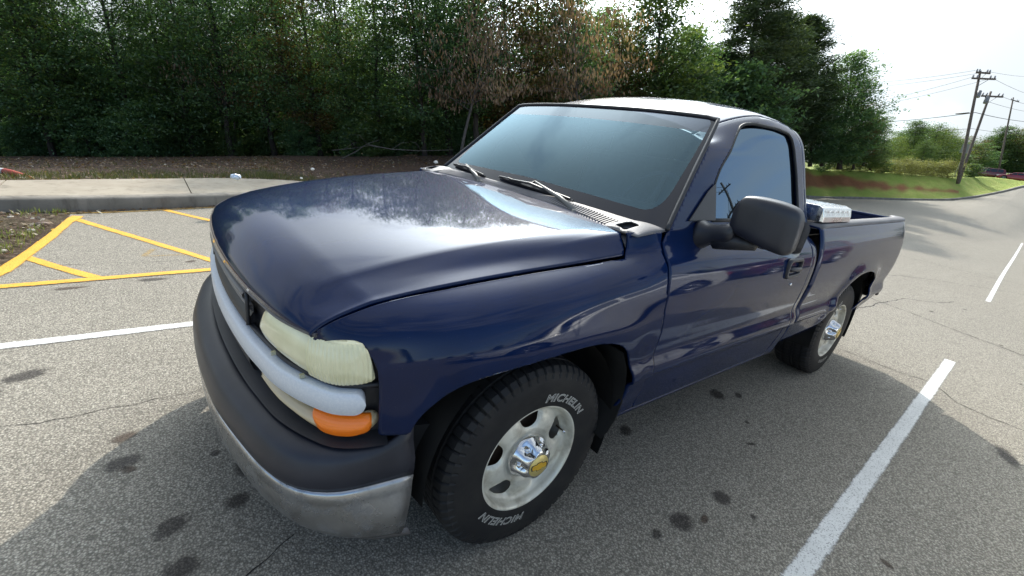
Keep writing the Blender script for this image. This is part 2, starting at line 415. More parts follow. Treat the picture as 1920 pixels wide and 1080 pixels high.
def hood():
    us = np.concatenate([[0, .003, .008, .015, .025, .04], np.linspace(.06, 1, 60)]); ts = np.concatenate([np.linspace(0, .82, 26), np.linspace(.845, 1, 18)])
    V = []; 
    for u in us:
        for t in ts:
            y = t*.775; x = ylip(min(y, .768)) if y < .768 else .72
            xr = xrear(t*.86); x = x+(xr-x)*u; y = t*yg(x); y = float(y); x = float(x)
            V.append((x, y, hood_z(x, y)))
    Z = np.array(V)[:, 2].reshape(len(us), len(ts)); dd_ = np.diff(us)
    for it in range(60):
        Z2 = Z.copy(); Z2[12:-1] = .5*Z[12:-1]+.25*(Z[11:-2]+Z[13:]); Z = Z2
        Z2 = Z.copy(); k_ = slice(2, 34); 
        if it < 14: Z2[8:, 2:34] = .5*Z[8:, 2:34]+.25*(Z[8:, 1:33]+Z[8:, 3:35]); Z = Z2
    V = np.array(V); V[:, 2] = Z.ravel(); F = grid_faces(len(us), len(ts))
    # rounded rear side corner
    xc, r = -.285, .062; zc_ = zgx(V[:, 0])+.060
    dd = np.hypot(V[:, 0]-xc, V[:, 2]-zc_)
    g = np.where((V[:, 0] < xc) & (V[:, 2] < zc_) & (V[:, 1] > .80), r+.022-dd*1.0, 1.0)
    g = np.minimum(g, 1)
    V, F = clip(V, F, g)
    Vm = mirY(V); n = len(V)
    # weld centre line
    me = mesh('hood', np.vstack([V, Vm]), flipF(F)+[tuple(i+n for i in f) for f in F], [PAINT])
    bm = bmesh.new(); bm.from_mesh(me); bmesh.ops.remove_doubles(bm, verts=bm.verts, dist=1e-4); bmesh.ops.recalc_face_normals(bm, faces=bm.faces)
    if sum(f.normal.z for f in bm.faces) < 0: bmesh.ops.reverse_faces(bm, faces=bm.faces)
    bm.to_mesh(me); bm.free(); return put('hood', me, truck, solid=.012)
hood()
# dull lip trim under the hood edge
def strip_nose(s0, s1, z0, z1, off0, off1, name, m, parent=truck, n=70, th=.02, zfun=None, edge=.004, back=.03):
    """closed bar following the nose plan"""
    S = np.linspace(s0, s1, n); V = []
    zs = [(z0, -back), (z0, off0-edge), (z0+edge, off0), ((z0+z1)/2, (off0+off1)/2+edge*.4), (z1-edge, off1), (z1, off1-edge), (z1, -back)]
    for s in S:
        dz = zfun(s) if zfun else 0
        for z, o in zs:
            p = nose([s], o)[0]; V.append((p[0], p[1], z+dz))
    F = grid_faces(n, len(zs)); F += [tuple(range(len(zs)))[::-1], tuple(range((n-1)*len(zs), n*len(zs)))]
    return put(name, mesh(name, V, F, [m], True), parent)
SG = .825   # arc length to the hood corner
strip_nose(-.80, .80, .914, .9285, -.006, -.002, 'hood_seal', GREYP, edge=.003)

# ---------------------------------------------------------------- cab cross-section
CPS = [(.880, .372), (.915, .395), (.930, .45), (.948, .53), (.958, .590), (.972, .603), (.980, .618), (.980, .640), (.962, .70), (.970, .78), (.980, .87), (.981, .96), (.972, 1.03),
       (.952, 1.082), (.922, 1.112), (.897, 1.145), (.882, 1.19), (.868, 1.225), (.805, 1.40), (.757, 1.54), (.722, 1.635), (.700, 1.672), (.672, 1.702), (.630, 1.724), (.560, 1.742), (.42, 1.764), (.20, 1.782), (0, 1.788)]
CPS = np.array(CPS)
yside = lambda z: np.interp(z, CPS[:22, 1], CPS[:22, 0])
def drop(x): return np.where(x > -1.6, .112*(np.clip((x+1.6)/.55, 0, 1.2))**1.8, .035*(np.clip((-1.6-x)/.4, 0, 1.2))**2)
xw = lambda y, z: -.500-1.05*(z-1.185)-.058*(np.abs(y)/.85)**3
def cabgrid(x0, x1, nx):
    rows = resamp(np.stack([np.zeros(len(CPS)), CPS[:, 0], CPS[:, 1]], -1)[None], 0, 1, None) if False else None
    P = np.stack([np.zeros(len(CPS)), CPS[:, 0], CPS[:, 1]], -1)
    d = np.concatenate([[0], np.cumsum(np.linalg.norm(np.diff(P, axis=0), axis=1))]); 
    q = np.unique(np.concatenate([np.linspace(0, d[-1], 110), d])); Y = pch(d, P[:, 1], q); Z = pch(d, P[:, 2], q)
    xs = np.linspace(x0, x1, nx); V = []
    for x in xs:
        w = sst(1.50, 1.74, Z); z = Z-drop(x)*w
        k = 0.0
        if x < -1.93: k = .07-math.sqrt(max(.07**2-min(-1.93-x, .0699)**2, 0))
        y = Y-k*sst(0, .5, Y)*np.where(Z > 1.12, 1, .25); z = z-k*.8*w
        for a, b in zip(y, z): V.append((x, a, b))
    return np.array(V), grid_faces(nx, len(q)), len(q)
DOOR = rpoly([(-.548, .418), (-.548, .60), (-.548, .78), (-.515, .90), (-.506, 1.01), (-.512, 1.09), (-.532, 1.16), (-.545, 1.198), (-.63, 1.300), (-.73, 1.400), (-.85, 1.525), (-.945, 1.632), (-1.04, 1.680), (-1.15, 1.694), (-1.26, 1.706),
              (-1.74, 1.708), (-1.86, 1.685), (-1.905, 1.60), (-1.912, 1.30), (-1.905, 1.1), (-1.895, .90), (-1.905, .70), (-1.88, .56), (-1.82, .418)], .02, 3)
WIN = rpoly([(-.895, 1.222), (-.925, 1.36), (-.985, 1.435), (-1.06, 1.495), (-1.17, 1.585), (-1.265, 1.648), (-1.36, 1.662), (-1.62, 1.666), (-1.765, 1.655), (-1.800, 1.60), (-1.822, 1.45), (-1.826, 1.222)], .03, 4)
def both(name, V, F, m, mi=None, solid=.012, label=None, kids=None):
    """left and mirrored right copies; F given with outward normals on the left side"""
    a = put(name, mesh(name, V, F, [m]), truck, solid=solid); b = put(name, mesh(name, mirY(V), flipF(F), [m]), truck, solid=solid)
    return a, b
VC, FC, nr = cabgrid(-.40, -2.0, 150); FC = flipF(FC) if False else FC
# orientation check: make outward (+y)
def orient(V, F, ax=1):
    s = 0
    for f in F[::max(1, len(F)//400)]:
        a, b, c = V[f[0]][:3], V[f[1]][:3], V[f[2]][:3]; s += np.cross(b-a, c-a)[ax]
    return F if s > 0 else flipF(F)
FC = orient(VC, FC)
g_ws = xw(VC[:, 1], VC[:, 2])-VC[:, 0]
sdD = np.minimum(sdpoly(VC[:, [0, 2]], DOOR), VC[:, 1]-.652); sdW = sdpoly(VC[:, [0, 2]], WIN)
# cab shell = everything outside the door, behind the windscreen, behind the fender line
gc = np.minimum(np.minimum(-sdD-.0035, g_ws-.001), np.where(VC[:, 2] < 1.26, -.56-VC[:, 0] + np.clip(VC[:, 2]-1.20, 0, .1)*10, 1))
gc = np.where(VC[:, 2] < .41, np.minimum(-sdD-.0035, -.47-VC[:, 0]), gc)
V, F = clip(VC, FC, gc)
n = len(V); Vm = mirY(V)
bw = []; FB = []
zz = np.linspace(.45, 1.765, 26); tt = np.linspace(-1, 1, 21)
for z in zz:
    ymax = float(np.interp(z, CPS[:, 1], CPS[:, 0]))-.075
    zt = z
    for t_ in tt: bw.append((-2.0, ymax*t_, zt-.02*abs(t_)**3*(z > 1.7)))
FBk = grid_faces(len(zz), len(tt)); bw = np.array(bw)
gb = -sdpoly(bw[:, [1, 2]], rpoly([(-.62, 1.24), (.62, 1.24), (.56, 1.60), (-.56, 1.60)], .05)); gb = np.maximum(gb, np.where(bw[:, 2] < 1.2, 1, -9))
bwV, bwF = clip(bw, FBk, gb); bwF = orient(bwV, bwF, 0); bwF = flipF(bwF)
o2 = 2*n
me = mesh('cab', np.vstack([V, Vm, bwV]), list(F)+[tuple(i+n for i in f) for f in flipF(F)]+[tuple(i+o2 for i in f) for f in bwF], [PAINT])
bm = bmesh.new(); bm.from_mesh(me); bmesh.ops.remove_doubles(bm, verts=bm.verts, dist=2e-4); bm.to_mesh(me); bm.free()
put('cab', me, truck, solid=.014)
rg = [(-2.004, y, z) for z in (1.24, 1.60) for y in (-.62+.17*(z-1.24), .62-.17*(z-1.24))]
put('rear_window', mesh('rear_window', rg, [(0, 1, 3, 2)], [TINTG], False), truck, solid=.004)

# doors
gd = np.minimum(np.minimum(sdD-.001, -sdW-.0), 1.0)
gd = np.minimum(gd, g_ws-.001)
V, F = clip(VC, FC, gd); doorL, doorR = both('door', V, F, PAINT, solid=.014)
def y_at(x, z):
    Z = z
    for it in range(12): Z = z+float(drop(np.array(x)))*float(sst(1.50, 1.74, np.array(Z)))
    return float(yside(Z))
for dr, sg in ((doorL, 1), (doorR, -1)):
    # glass, set back
    gg = sdW+.008; V, F = clip(VC, FC, gg); V = V.copy(); V[:, 1] -= .014
    if sg < 0: V, F = mirY(V), flipF(F)
    put('side_window', mesh('side_window', V, F, [TINTG]), dr, solid=.004)
    # rubber seal loop
    ring = []
    for p in WIN:
        zq = p[1]; y = y_at(p[0], zq); ring.append((p[0], (y-.003)*sg, zq))
    ring.append(ring[0]); MB().tube(ring, .0075, 6, False).build('window_seal', RUB, dr, True)
    # belt seal
    MB().tube([(x, (.871-.004)*sg, 1.224) for x in np.linspace(-.89, -1.83, 8)], .009, 6).build('belt_seal', RUB, dr, True)
    # handle: grey bezel, dark recess, pull bar
    hx, hz, hy = -1.655, .990, .9815
    bz = rpoly([(-.088, -.050), (.088, -.058), (.092, .052), (-.084, .054)], .03, 5); inn = rpoly([(-.068, -.032), (.070, -.036), (.073, .034), (-.066, .036)], .022, 5)
    k = len(bz); V = []
    for pl, dy in ((bz, -.006), (bz, .006), (bz*.93, .012), (inn*1.06, .012), (inn, .006), (inn*.97, -.03)):
        V += [(hx+q[0], (hy+dy)*sg, hz+q[1]) for q in pl]
    F = [(i*k+j, i*k+(j+1) % k, (i+1)*k+(j+1) % k, (i+1)*k+j) for i in range(5) for j in range(k)]
    if sg > 0: F = flipF(F)
    hb = put('door_handle', mesh('door_handle', V, F, [MIRP]), dr)
    V = [(hx+q[0], (hy-.012)*sg, hz+q[1]) for q in inn]
    put('handle_recess', mesh('handle_recess', V, [tuple(range(k))] if sg < 0 else [tuple(range(k))[::-1]], [DARK], False), hb)
    b = MB(); b.tube([(hx-.072, (hy-.004)*sg, hz-.008), (hx-.05, (hy+.012)*sg, hz-.006), (hx, (hy+.016)*sg, hz-.004), (hx+.05, (hy+.012)*sg, hz-.002), (hx+.072, (hy-.004)*sg, hz)], [.011, .0125, .0125, .0125, .011], 8)
    b.build('pull_bar', MIRP, hb, True)
    b = MB(); b.rev([(.0, .004), (.007, .004), (.008, 0), (.008, -.004)], 14, c=(hx-.03, (hy+.001)*sg, hz-.095)).build('key_lock', CHRC, dr, True)

# ---------------------------------------------------------------- windscreen
def ws_pt(y, z): return np.array([xw(y, z), y, z])
zt, zb = 1.664, 1.196
NY, NZ = 70, 44; V = []
for i in range(NZ):
    t_ = i/(NZ-1)
    for j in range(NY):
        w_ = -1+2*j/(NY-1); 
        z0 = zb-.012*(abs(w_)**3); z1 = 1.658-.018*abs(w_)**2.4; z = z0+(z1-z0)*t_
        y = w_*(float(yside(z))-.006); bul = .012*math.sin(math.pi*t_)*(1-w_*w_)
        V.append((xw(y, z)+bul, y, z))
VW = np.array(V); FWs = orient(VW, grid_faces(NZ, NY), 0)
yl = np.array([float(yside(z)) for z in VW[:, 2]])
# daylight opening polygon in (y/yside, z)
OP = rpoly([(-.92, 1.236), (-.55, 1.248), (0, 1.258), (.55, 1.248), (.92, 1.236), (.945, 1.45), (.955, 1.634), (.5, 1.648), (0, 1.652), (-.5, 1.648), (-.955, 1.634), (-.945, 1.45)], [.14, .1, .1, .1, .14, .05, .03, .05, .05, .05, .03, .05], 8)
# curve the lower corners a lot
uv = np.stack([VW[:, 1]/yl, VW[:, 2]], -1)
so = sdpoly(uv*[.75, 1], OP*[.75, 1])
V, F = clip(VW, FWs, so); 
band_z = lambda y: 1.592-.03*np.abs(y)**2
Vg, Fg = clip(V, F, band_z(V[:, 1])-V[:, 2]); ws = put('windshield', mesh('windshield', Vg, Fg, [WSG]), truck)
Vb, Fb = clip(V, F, V[:, 2]-band_z(V[:, 1])); put('sun_band', mesh('sun_band', Vb, Fb, [BAND]), ws)
V, F = clip(VW, FWs, -so); put('glass_border', mesh('glass_border', V, F, [FRIT]), ws)
# black reveal moulding down both pillars and along the header
path = []
for z in np.linspace(1.19, 1.638, 24): path.append((float(xw(float(yside(z)), z))+.004, float(yside(z))-.009, z))
hd = [(float(xw(y, 1.658-.018*(abs(y)/.69)**2.4))-.002, y, 1.660-.018*(abs(y)/.69)**2.4+.002) for y in np.linspace(.66, -.66, 30)]
full = path+hd+[(p[0], -p[1], p[2]) for p in path[::-1]]
MB().tube(full, .0095, 8).build('windshield_moulding', BLK, truck, True)

# ---------------------------------------------------------------- front fender
def fender():
    cols = [((.722, .768), .70), ((.672, .833), .672), ((.612, .868), .60), ((.556, .893), .53), ((.46, .928), .44), ((.31, .958), .31), ((.10, .976), .10), ((-.12, .980), -.12), ((-.30, .980), -.30), ((-.40, .980), -.40), ((-.48, .980), -.48), ((-.5455, .980), -.5455), ((-.60, .980), -.60)]
    P = []
    for i, ((X, Y), xg) in enumerate(cols):
        G = np.array([xg, yg(xg)+.004, float(zgx(xg))-.004]); back = sst(-.40, -.5455, np.array(X))*1.0; back = float(back)
        col = []
        fr = float(sst(.3, .5, np.array(X)))        # front part tucks under less
        prof = [(-.10+.03*fr, .372), (-.065+.03*fr, .395), (-.050+.03*fr, .45), (-.032+.02*fr, .53), (-.022+.015*fr, .590), (-.008, .603), (0, .618), (0, .640), (-.018*(1-fr), .70), (-.010*(1-fr), .78), (0, .87)]
        for dy, z in prof: col.append((X, Y+dy, z))
        # upper: towards the gap G
        zz_ = G[2]
        k = 1-back
        up = [(.01, -.135), (.030, -.085), (.075, -.045), (None, -.018), (None, 0)]
        w = Y-G[1]
        front = [(G[0]+(X-G[0])*.95, Y-min(.006, w*.08), zz_-.125), (G[0]+(X-G[0])*.85, Y-w*.17, zz_-.080), (G[0]+(X-G[0])*.6, Y-w*.42, zz_-.043), (G[0]+(X-G[0])*.3, Y-w*.72, zz_-.018), tuple(G), (G[0], G[1]-.034, zz_+.080)]
        rear = [(X, .981, .96), (X, .972, 1.03), (X, .952, 1.082), (X, .922, 1.112), (X, .897, 1.145), (X, .880, 1.182)]
        for a, b in zip(front, rear): col.append(tuple(np.array(a)*(1-back)+np.array(b)*back))
        P.append(col)
    P = np.array(P)
    # z of row .87 must stay below front[0]
    P[:, 10, 2] = np.minimum(P[:, 10, 2], P[:, 11, 2]-.03); P[:, 9, 2] = np.minimum(P[:, 9, 2], P[:, 10, 2]-.03)
    Q = resamp(P, 130, 0); Q = resamp(Q, 120, 1)
    for it in range(40):
        Q2 = Q.copy(); Q2[3:-3] = .5*Q[3:-3]+.25*(Q[2:-4]+Q[4:-2]); Q = Q2
        if it < 10: Q2 = Q.copy(); m_ = slice(58, -14); Q2[:, 58:-14] = .5*Q[:, 58:-14]+.25*(Q[:, 57:-15]+Q[:, 59:-13]); Q = Q2
    V = Q.reshape(-1, 3); F = orient(V, grid_faces(Q.shape[0], Q.shape[1]))
    return V, F
def arch(xc, hw, top, zb, n=3.0):
    """wheel-arch outline polygon"""
    out = []
    for a in np.linspace(-.12*math.pi, 1.12*math.pi, 60):
        c, s = math.cos(a), math.sin(a); x = xc+hw*math.copysign(abs(c)**(2/n), c); z = zb+(top-zb)*math.copysign(abs(s)**(2/n), s) if s > 0 else zb+.5*(top-zb)*math.copysign(abs(s)**(2/n), s)
        out.append((x, z))
    return np.array(out)
ARF = np.array([(.530, .30), (.520, .52), (.510, .64), (.484, .700), (.452, .735), (.41, .768), (.365, .788), (.301, .803), (.20, .815), (.10, .824), (.0, .831), (-.10, .836), (-.187, .828), (-.27, .808), (-.335, .765), (-.378, .70), (-.402, .64), (-.415, .57), (-.412, .50), (-.395, .43), (-.375, .30)])
ARF = rpoly(ARF, .08, 4)
def flare(V, A, amp=.022, w=.055, zmax=.98):
    d = -sdpoly(V[:, [0, 2]], A); ok = (V[:, 1] > .80) & (V[:, 2] < zmax) & (V[:, 2] > .44)
    f = np.exp(-np.clip(d-.006, 0, 1)**2/(2*w*w))*amp*sst(zmax, zmax-.12, V[:, 2])*sst(.44, .56, V[:, 2]); V = V.copy(); V[:, 1] += np.where(ok, f, 0); return V
VF, FF = fender(); VF = flare(VF, ARF, .013, .075)
HL_TOP = [nose_s(q) for q in [(592, 634), (610, 642), (635, 647), (658, 648), (678, 651), (690, 661), (700, 690), (705, 718)]]
gf = -sdpoly(VF[:, [0, 2]], ARF)
# front edge: stop at the lamp outline (x about .585 below the lamp top)
lampx = np.interp(VF[:, 2], [.30, .80, .845, .878, .895, .905, .915], [.578, .578, .582, .592, .612, .655, .76])
gf = np.minimum(gf, lampx-VF[:, 0])
xc, r = -.285, .062; zc2 = zgx(VF[:, 0])+.060
wall = np.where(VF[:, 0] > xc, zgx(VF[:, 0])-.009-VF[:, 2], np.where(VF[:, 2] < zc2, np.hypot(VF[:, 0]-xc, VF[:, 2]-zc2)-(r+.030), (xc-r-.030)-VF[:, 0]))
gf = np.where((VF[:, 0] > -.42) & (VF[:, 2] > zgx(VF[:, 0])-.012) & (VF[:, 1] < .90), np.minimum(gf, wall), gf)
gf = np.minimum(gf, np.where(VF[:, 2] < .4145, VF[:, 0]+.4665, np.minimum(-sdpoly(VF[:, [0, 2]], DOOR)-.0045, VF[:, 0]+.5585)))
gf = np.minimum(gf, np.where(VF[:, 0] > .2, VF[:, 2]-.655-.0*VF[:, 0], 1))
V, F = clip(VF, FF, gf); fenL, fenR = both('front_fender', V, F, PAINT, solid=.012)
# liner inside each front arch + dark engine bay shell
for sg in (1, -1):
    for (A, xc_, nm) in ((ARF, .02, 'f'), (None, -3.02, 'r')):
        V = []; prof = [(.455, .925 if nm == 'f' else .93), (.47, .80), (.47, .50), (.0, .50)]
        aa = np.linspace(math.radians(-4 if nm == 'f' else -12), math.radians(200), 30)
        for a in aa:
            for r_, y in prof: V.append((xc_+(r_ if r_ else 0)*math.cos(a)*(.93), y*sg, .40+r_*math.sin(a)))
        put('wheel_liner', mesh('wheel_liner', V, grid_faces(len(aa), 4), [LINER]), truck)
b = MB(); b.box((.15, 0, .78), (1.1, 1.42, .22)); b.box((.60, 0, .62), (.20, 1.30, .50)); b.box((-.47, 0, .80), (.06, 1.74, .60)); b.build('engine_bay', DARK, truck)
b = MB(); b.box((-1.28, 0, .46), (1.5, 1.7, .10)); b.box((-1.6, .42, .40), (4.2, .10, .16)); b.box((-1.6, -.42, .40), (4.2, .10, .16)); b.box((-3.02, 0, .37), (.12, 1.45, .12)); b.box((0, 0, .32), (.12, 1.45, .10)); b.build('chassis', DARK, truck)
# drip liner flap behind front wheel
for sg in (1, -1):
    V = []
    pts = [(-.345, .74), (-.392, .66), (-.412, .57), (-.412, .50), (-.392, .43), (-.36, .385), (-.33, .365)]
    for y in (.955, .70):
        for x, z in pts: V.append((x-.0, y*sg, z))
    put('mud_guard', mesh('mud_guard', V, grid_faces(2, len(pts)), [LINER]), truck, solid=.008)

# ---------------------------------------------------------------- front bumper
PB = [ # z, [(x,y)...] plan rows from centre to the rear end
 (.300, [(.868, 0), (.860, .22), (.822, .46), (.772, .66), (.708, .79), (.612, .880), (.505, .922)]),
 (.330, [(.890, 0), (.880, .24), (.838, .50), (.786, .70), (.722, .815), (.628, .895), (.500, .930)]),
 (.370, [(.902, 0), (.892, .26), (.850, .54), (.797, .725), (.735, .830), (.645, .898), (.494, .930)]),
 (.440, [(.908, 0), (.898, .28), (.855, .56), (.803, .745), (.745, .835), (.658, .890), (.482, .922)]),
 (.495, [(.908, 0), (.897, .29), (.853, .57), (.800, .755), (.748, .830), (.664, .880), (.474, .912)]),
]
def rowpts(row, n=60):
    P = np.array([(x, y) for x, y in row]); P = np.vstack([P[:0:-1]*[1, -1], P]); s = np.concatenate([[0], np.cumsum(np.linalg.norm(np.diff(P, axis=0), axis=1))]); q = np.linspace(0, 1, n)*s[-1]
    return np.stack([pch(s, P[:, 0], q), pch(s, P[:, 1], q)], -1)
V = []
zs_ = [r_[0] for r_ in PB]; R_ = np.array([rowpts(r_[1]) for r_ in PB]); qz = np.linspace(.300, .497, 16)
for z in qz:
    for j in range(60): V.append((pch(zs_, R_[:, j, 0], z), pch(zs_, R_[:, j, 1], z), z))
V = np.array(V); 
# raised pressed rib below the plastic
V[:, 0] += .004*np.exp(-((V[:, 2]-.475)/.010)**2); V[:, 1] += np.sign(V[:, 1])*.004*np.exp(-((V[:, 2]-.475)/.010)**2)*(np.abs(V[:, 1]) > .75)
bump = put('front_bumper', mesh('front_bumper', V, orient(V, grid_faces(16, 60), 0), [CHR]), truck, solid=.006)
CAPR = [(.499, 0, 0), (.515, .006, .004), (.545, .004, .004), (.580, -.006, .002), (.602, -.022, -.004), (.612, -.050, -.012), (.616, -.100, -.03)]
base = rowpts(PB[4][1]); V = []
for z, dx, dy in CAPR:
    for j in range(60):
        x, y = base[j]; e = sst(.62, .46, x); a = abs(y)/.912
        zz_ = z+(z-.499)*.36*e if z > .5 else z
        V.append((x+dx*(1-e*.9), y+np.sign(y)*(dy*(a > .1)*1.0-(.020*e*(z > .55))), zz_))
V = np.array(V); put('bumper_top_cover', mesh('bumper_top_cover', V, orient(V, grid_faces(len(CAPR), 60), 0), [CAPB]), bump, solid=.006)
V = []
for z, k in ((.262, .955), (.302, .975)):
    for j in range(60):
        x, y = R_[0][j]; V.append((x-(1-k)*.9, y*(.985 if z < .3 else .995), z))
V = np.array(V); put('bumper_valance', mesh('bumper_valance', V, orient(V, grid_faces(2, 60), 0), [GREYP]), bump, solid=.006)

# ---------------------------------------------------------------- grille, bar, lamps
sI = nose_s((492, 573))[0]
V = []; zz = [.60, .635, .72, .80, .86, .915]
for z in zz:
    for s in np.linspace(-1.0, 1.0, 90):
        p = nose([s], -.045 if z > .62 else -.07)[0]; V.append((p[0], p[1], z))
put('grille_shell', mesh('grille_shell', V, orient(np.array(V), grid_faces(len(zz), 90), 0), [GRIL]), truck)
core = MB(); cp = [tuple(nose([s], -.075)[0]) for s in np.linspace(-1.02, 1.02, 40)]+[(.40, .86), (.40, -.86)]; k = len(cp)
core.add([(x, y, .36) for x, y in cp]+[(x, y, .612) for x, y in cp], [tuple(range(k)), tuple(range(k, 2*k))[::-1]]+[(i, (i+1) % k, (i+1) % k+k, i+k) for i in range(k)]); core.build('bumper_core', DARK, truck)
shf = MB(); c1 = [tuple(nose([s], .012)[0]) for s in np.linspace(-1.0, 1.0, 60)]; c2 = [tuple(nose([s], -.08)[0]) for s in np.linspace(-1.0, 1.0, 60)]
shf.add([(x, y, .622) for x, y in c1]+[(x, y, .640) for x, y in c2], [(i, i+1, i+61, i+60) for i in range(59)]); shf.build('grille_sill', GRIL, truck)
strip_nose(-.40, .40, .640, .706, -.018, -.006, 'lower_grille_panel', GRIL, n=40, edge=.008)
g0 = strip_nose(-.385, .385, .792, .838, -.010, -.026, 'lower_grille_lip', GRIL, n=40, edge=.008)
strip_nose(-.385, .385, .874, .904, -.010, .000, 'grille_slat', SLAT, n=40, edge=.006)
strip_nose(-.385, .385, .842, .862, -.022, -.014, 'grille_slat', SLAT, n=40, edge=.004)
for sg in (1, -1):
    V = []
    b = MB()
    for s0 in (.372, .398):
        pass
    pts = [(*nose([sg*.392], -.012)[0], z) for z in (.80, .83, .87, .905)]
    b.tube(pts, .006, 8).build('grille_side_trim', GRIL, truck, True)
# outer carrier below the headlight (black)
for sg in (1, -1):
    strip_nose(sg*.36, sg*(_ns[-2]), .782, .800, -.020, -.016, 'lamp_carrier', BLK, n=40, edge=.004)
# the bar itself
sB = nose_s((686, 757))[0]
V = []; S = np.concatenate([np.linspace(-sB, -sB+.03, 8), np.linspace(-sB+.04, sB-.04, 90), np.linspace(sB-.03, sB, 8)])
zr = []
for s in S:
    e = np.clip((sB-abs(s))/.030, 0, 1); h = .034*math.sqrt(max(0, 1-(1-e)**2)) if e < 1 else .034
    zc_ = .750+.0*s
    h *= 1.0
    ow = .007
    for dz, o in ((-1, -.03), (-1, 0), (-.92, ow-.003), (-.80, ow), (0, ow+.001), (.80, ow), (.92, ow-.003), (1, 0), (1, -.03)):
        p = nose([s], o)[0]; V.append((p[0], p[1], zc_+dz*max(h, .002)))
F = orient(np.array(V), grid_faces(len(S), 9), 0); put('grille_bar', mesh('grille_bar', V, F, [BAR]), truck)
# emblem base at the centre of the bar
em = rpoly([(-.085, -.030), (.085, -.030), (.085, .030), (-.085, .030)], .01)
# headlights
def lens(poly, s0, s1, z0, z1, name, m, sg, off, parent=truck, ns=70, nz=40, ribs=None, bulge=.012, pr=None):
    S = np.linspace(s0, s1, ns); Z = np.linspace(z0, z1, nz); V = []; 
    for s in S:
        for z in Z: V.append((0, 0, 0, s, z))
    V = np.array(V); F = grid_faces(ns, nz); sd = sdpoly(V[:, 3:5], poly); V, F = clip(V, F, sd)
    sd = sdpoly(V[:, 3:5], poly); ed = -.022*np.exp(-np.clip(sd, 0, 1)/.007)+bulge*sst(0, .05, sd)
    if ribs is not None: ed = ed+ribs(V[:, 3], V[:, 4])
    for i in range(len(V)):
        p = nose([V[i, 3]], off+ed[i])[0]; V[i, 0], V[i, 1], V[i, 2] = p[0], p[1]*sg, V[i, 4]
    V = V[:, :3]; F = orient(V, F, 0)
    return put(name, mesh(name, V, F, [m]), parent, solid=.004)
HLP = np.array([nose_s(q) for q in [(489, 578), (500, 574), (530, 596), (560, 616), (592, 636), (612, 643), (658, 648), (679, 651), (691, 661), (699, 685), (705, 712), (700, 718), (680, 724), (640, 726), (600, 717), (560, 697), (520, 667), (495, 642), (483, 618), (481, 598)]])
HLP[:, 1] = np.clip(HLP[:, 1], .792, .93)
HLP = rpoly(HLP, .012, 3); _hc = HLP.mean(0); HLP = _hc+(HLP-_hc)*np.array([1.015, 1.05])
sRib = float(_ns[7])-.005
ribf = lambda s, z: .0016*np.sin(2*math.pi*s/.0085)*sst(sRib-.004, sRib+.004, s)
TSP = np.array([nose_s(q) for q in [(481, 690), (500, 708), (540, 748), (580, 774), (620, 784), (670, 784), (700, 777), (713, 785), (712, 800), (695, 815), (665, 824), (640, 825), (590, 809), (545, 778), (505, 737), (486, 712)]])
TSP = rpoly(TSP, .008, 3); TSP[:, 0] = np.minimum(TSP[:, 0], _ns[-1]-.006)

for sg in (1, -1):
    hl = lens(HLP, .28, 1.12, .78, .95, 'headlight', HEAD, sg, -.006)
    # ribbed outer corner lens as its own piece, slightly proud
    P2 = HLP.copy(); S0 = sRib
    V = []; S = np.linspace(S0, 1.12, 300); Z = np.linspace(.78, .95, 44)
    V = np.array([(0, 0, 0, s, z) for s in S for z in Z]); F = grid_faces(len(S), len(Z)); V, F = clip(V, F, sdpoly(V[:, 3:5], HLP)-.003)
    SDv = sdpoly(V[:, 3:5], HLP)
    for i in range(len(V)):
        sd = float(SDv[i]); p = nose([V[i, 3]], -.006+.012*float(sst(0, .05, np.array(sd)))+.0015-.012*math.exp(-max(sd-.004, 0)/.004)*.5+.0011*math.sin(2*math.pi*(V[i, 3]-S0)/.0115+(V[i,4]-.83)**2*900))[0]
        V[i, 0], V[i, 1], V[i, 2] = p[0], p[1]*sg, V[i, 4]
    put('corner_lens', mesh('corner_lens', V[:, :3], orient(V[:, :3], F, 0), [HEADR]), hl)
    tl = lens(TSP, .30, 1.10, .58, .74, 'parking_lamp', PARK, sg, -.004)
    sA = nose_s((588, 790))[0]; sE = min(nose_s((706, 790))[0], _ns[-1]-.012)
    AP = rpoly([(sA+.006, .650), (sA+.03, .640), (sE-.06, .641), (sE-.014, .655), (sE, .685), (sE-.01, .712), (sA-.012, .709), (sA-.014, .68)], .010, 4)
    lens(AP, sA-.03, sE+.02, .62, .72, 'amber_lens', AMB, sg, .0035, tl, bulge=.010, ribs=lambda s, z: .0008*np.sin(z*2*math.pi/.006))
# fender-side filler between lamp and bumper
for sg in (1, -1):
    V = []
    for z in (.60, .70, .80, .93):
        for s in np.linspace(.80, _ns[-1], 14):
            p = nose([s], -.055)[0]; V.append((p[0]-.0, p[1]*sg, z))
    V = np.array(V); put('corner_filler', mesh('corner_filler', V, orient(V, grid_faces(4, 14), 0), [DARK]), truck)
# small clips under the headlight
for sg in (1,):
    for q in ((510, 660), (564, 703)):
        s, z = nose_s(q); p = nose([s], -.004)[0]
        b = MB(); b.box((p[0], p[1]*sg, z-.004), (.012, .010, .010)); b.build('lamp_clip', HEADC, truck)

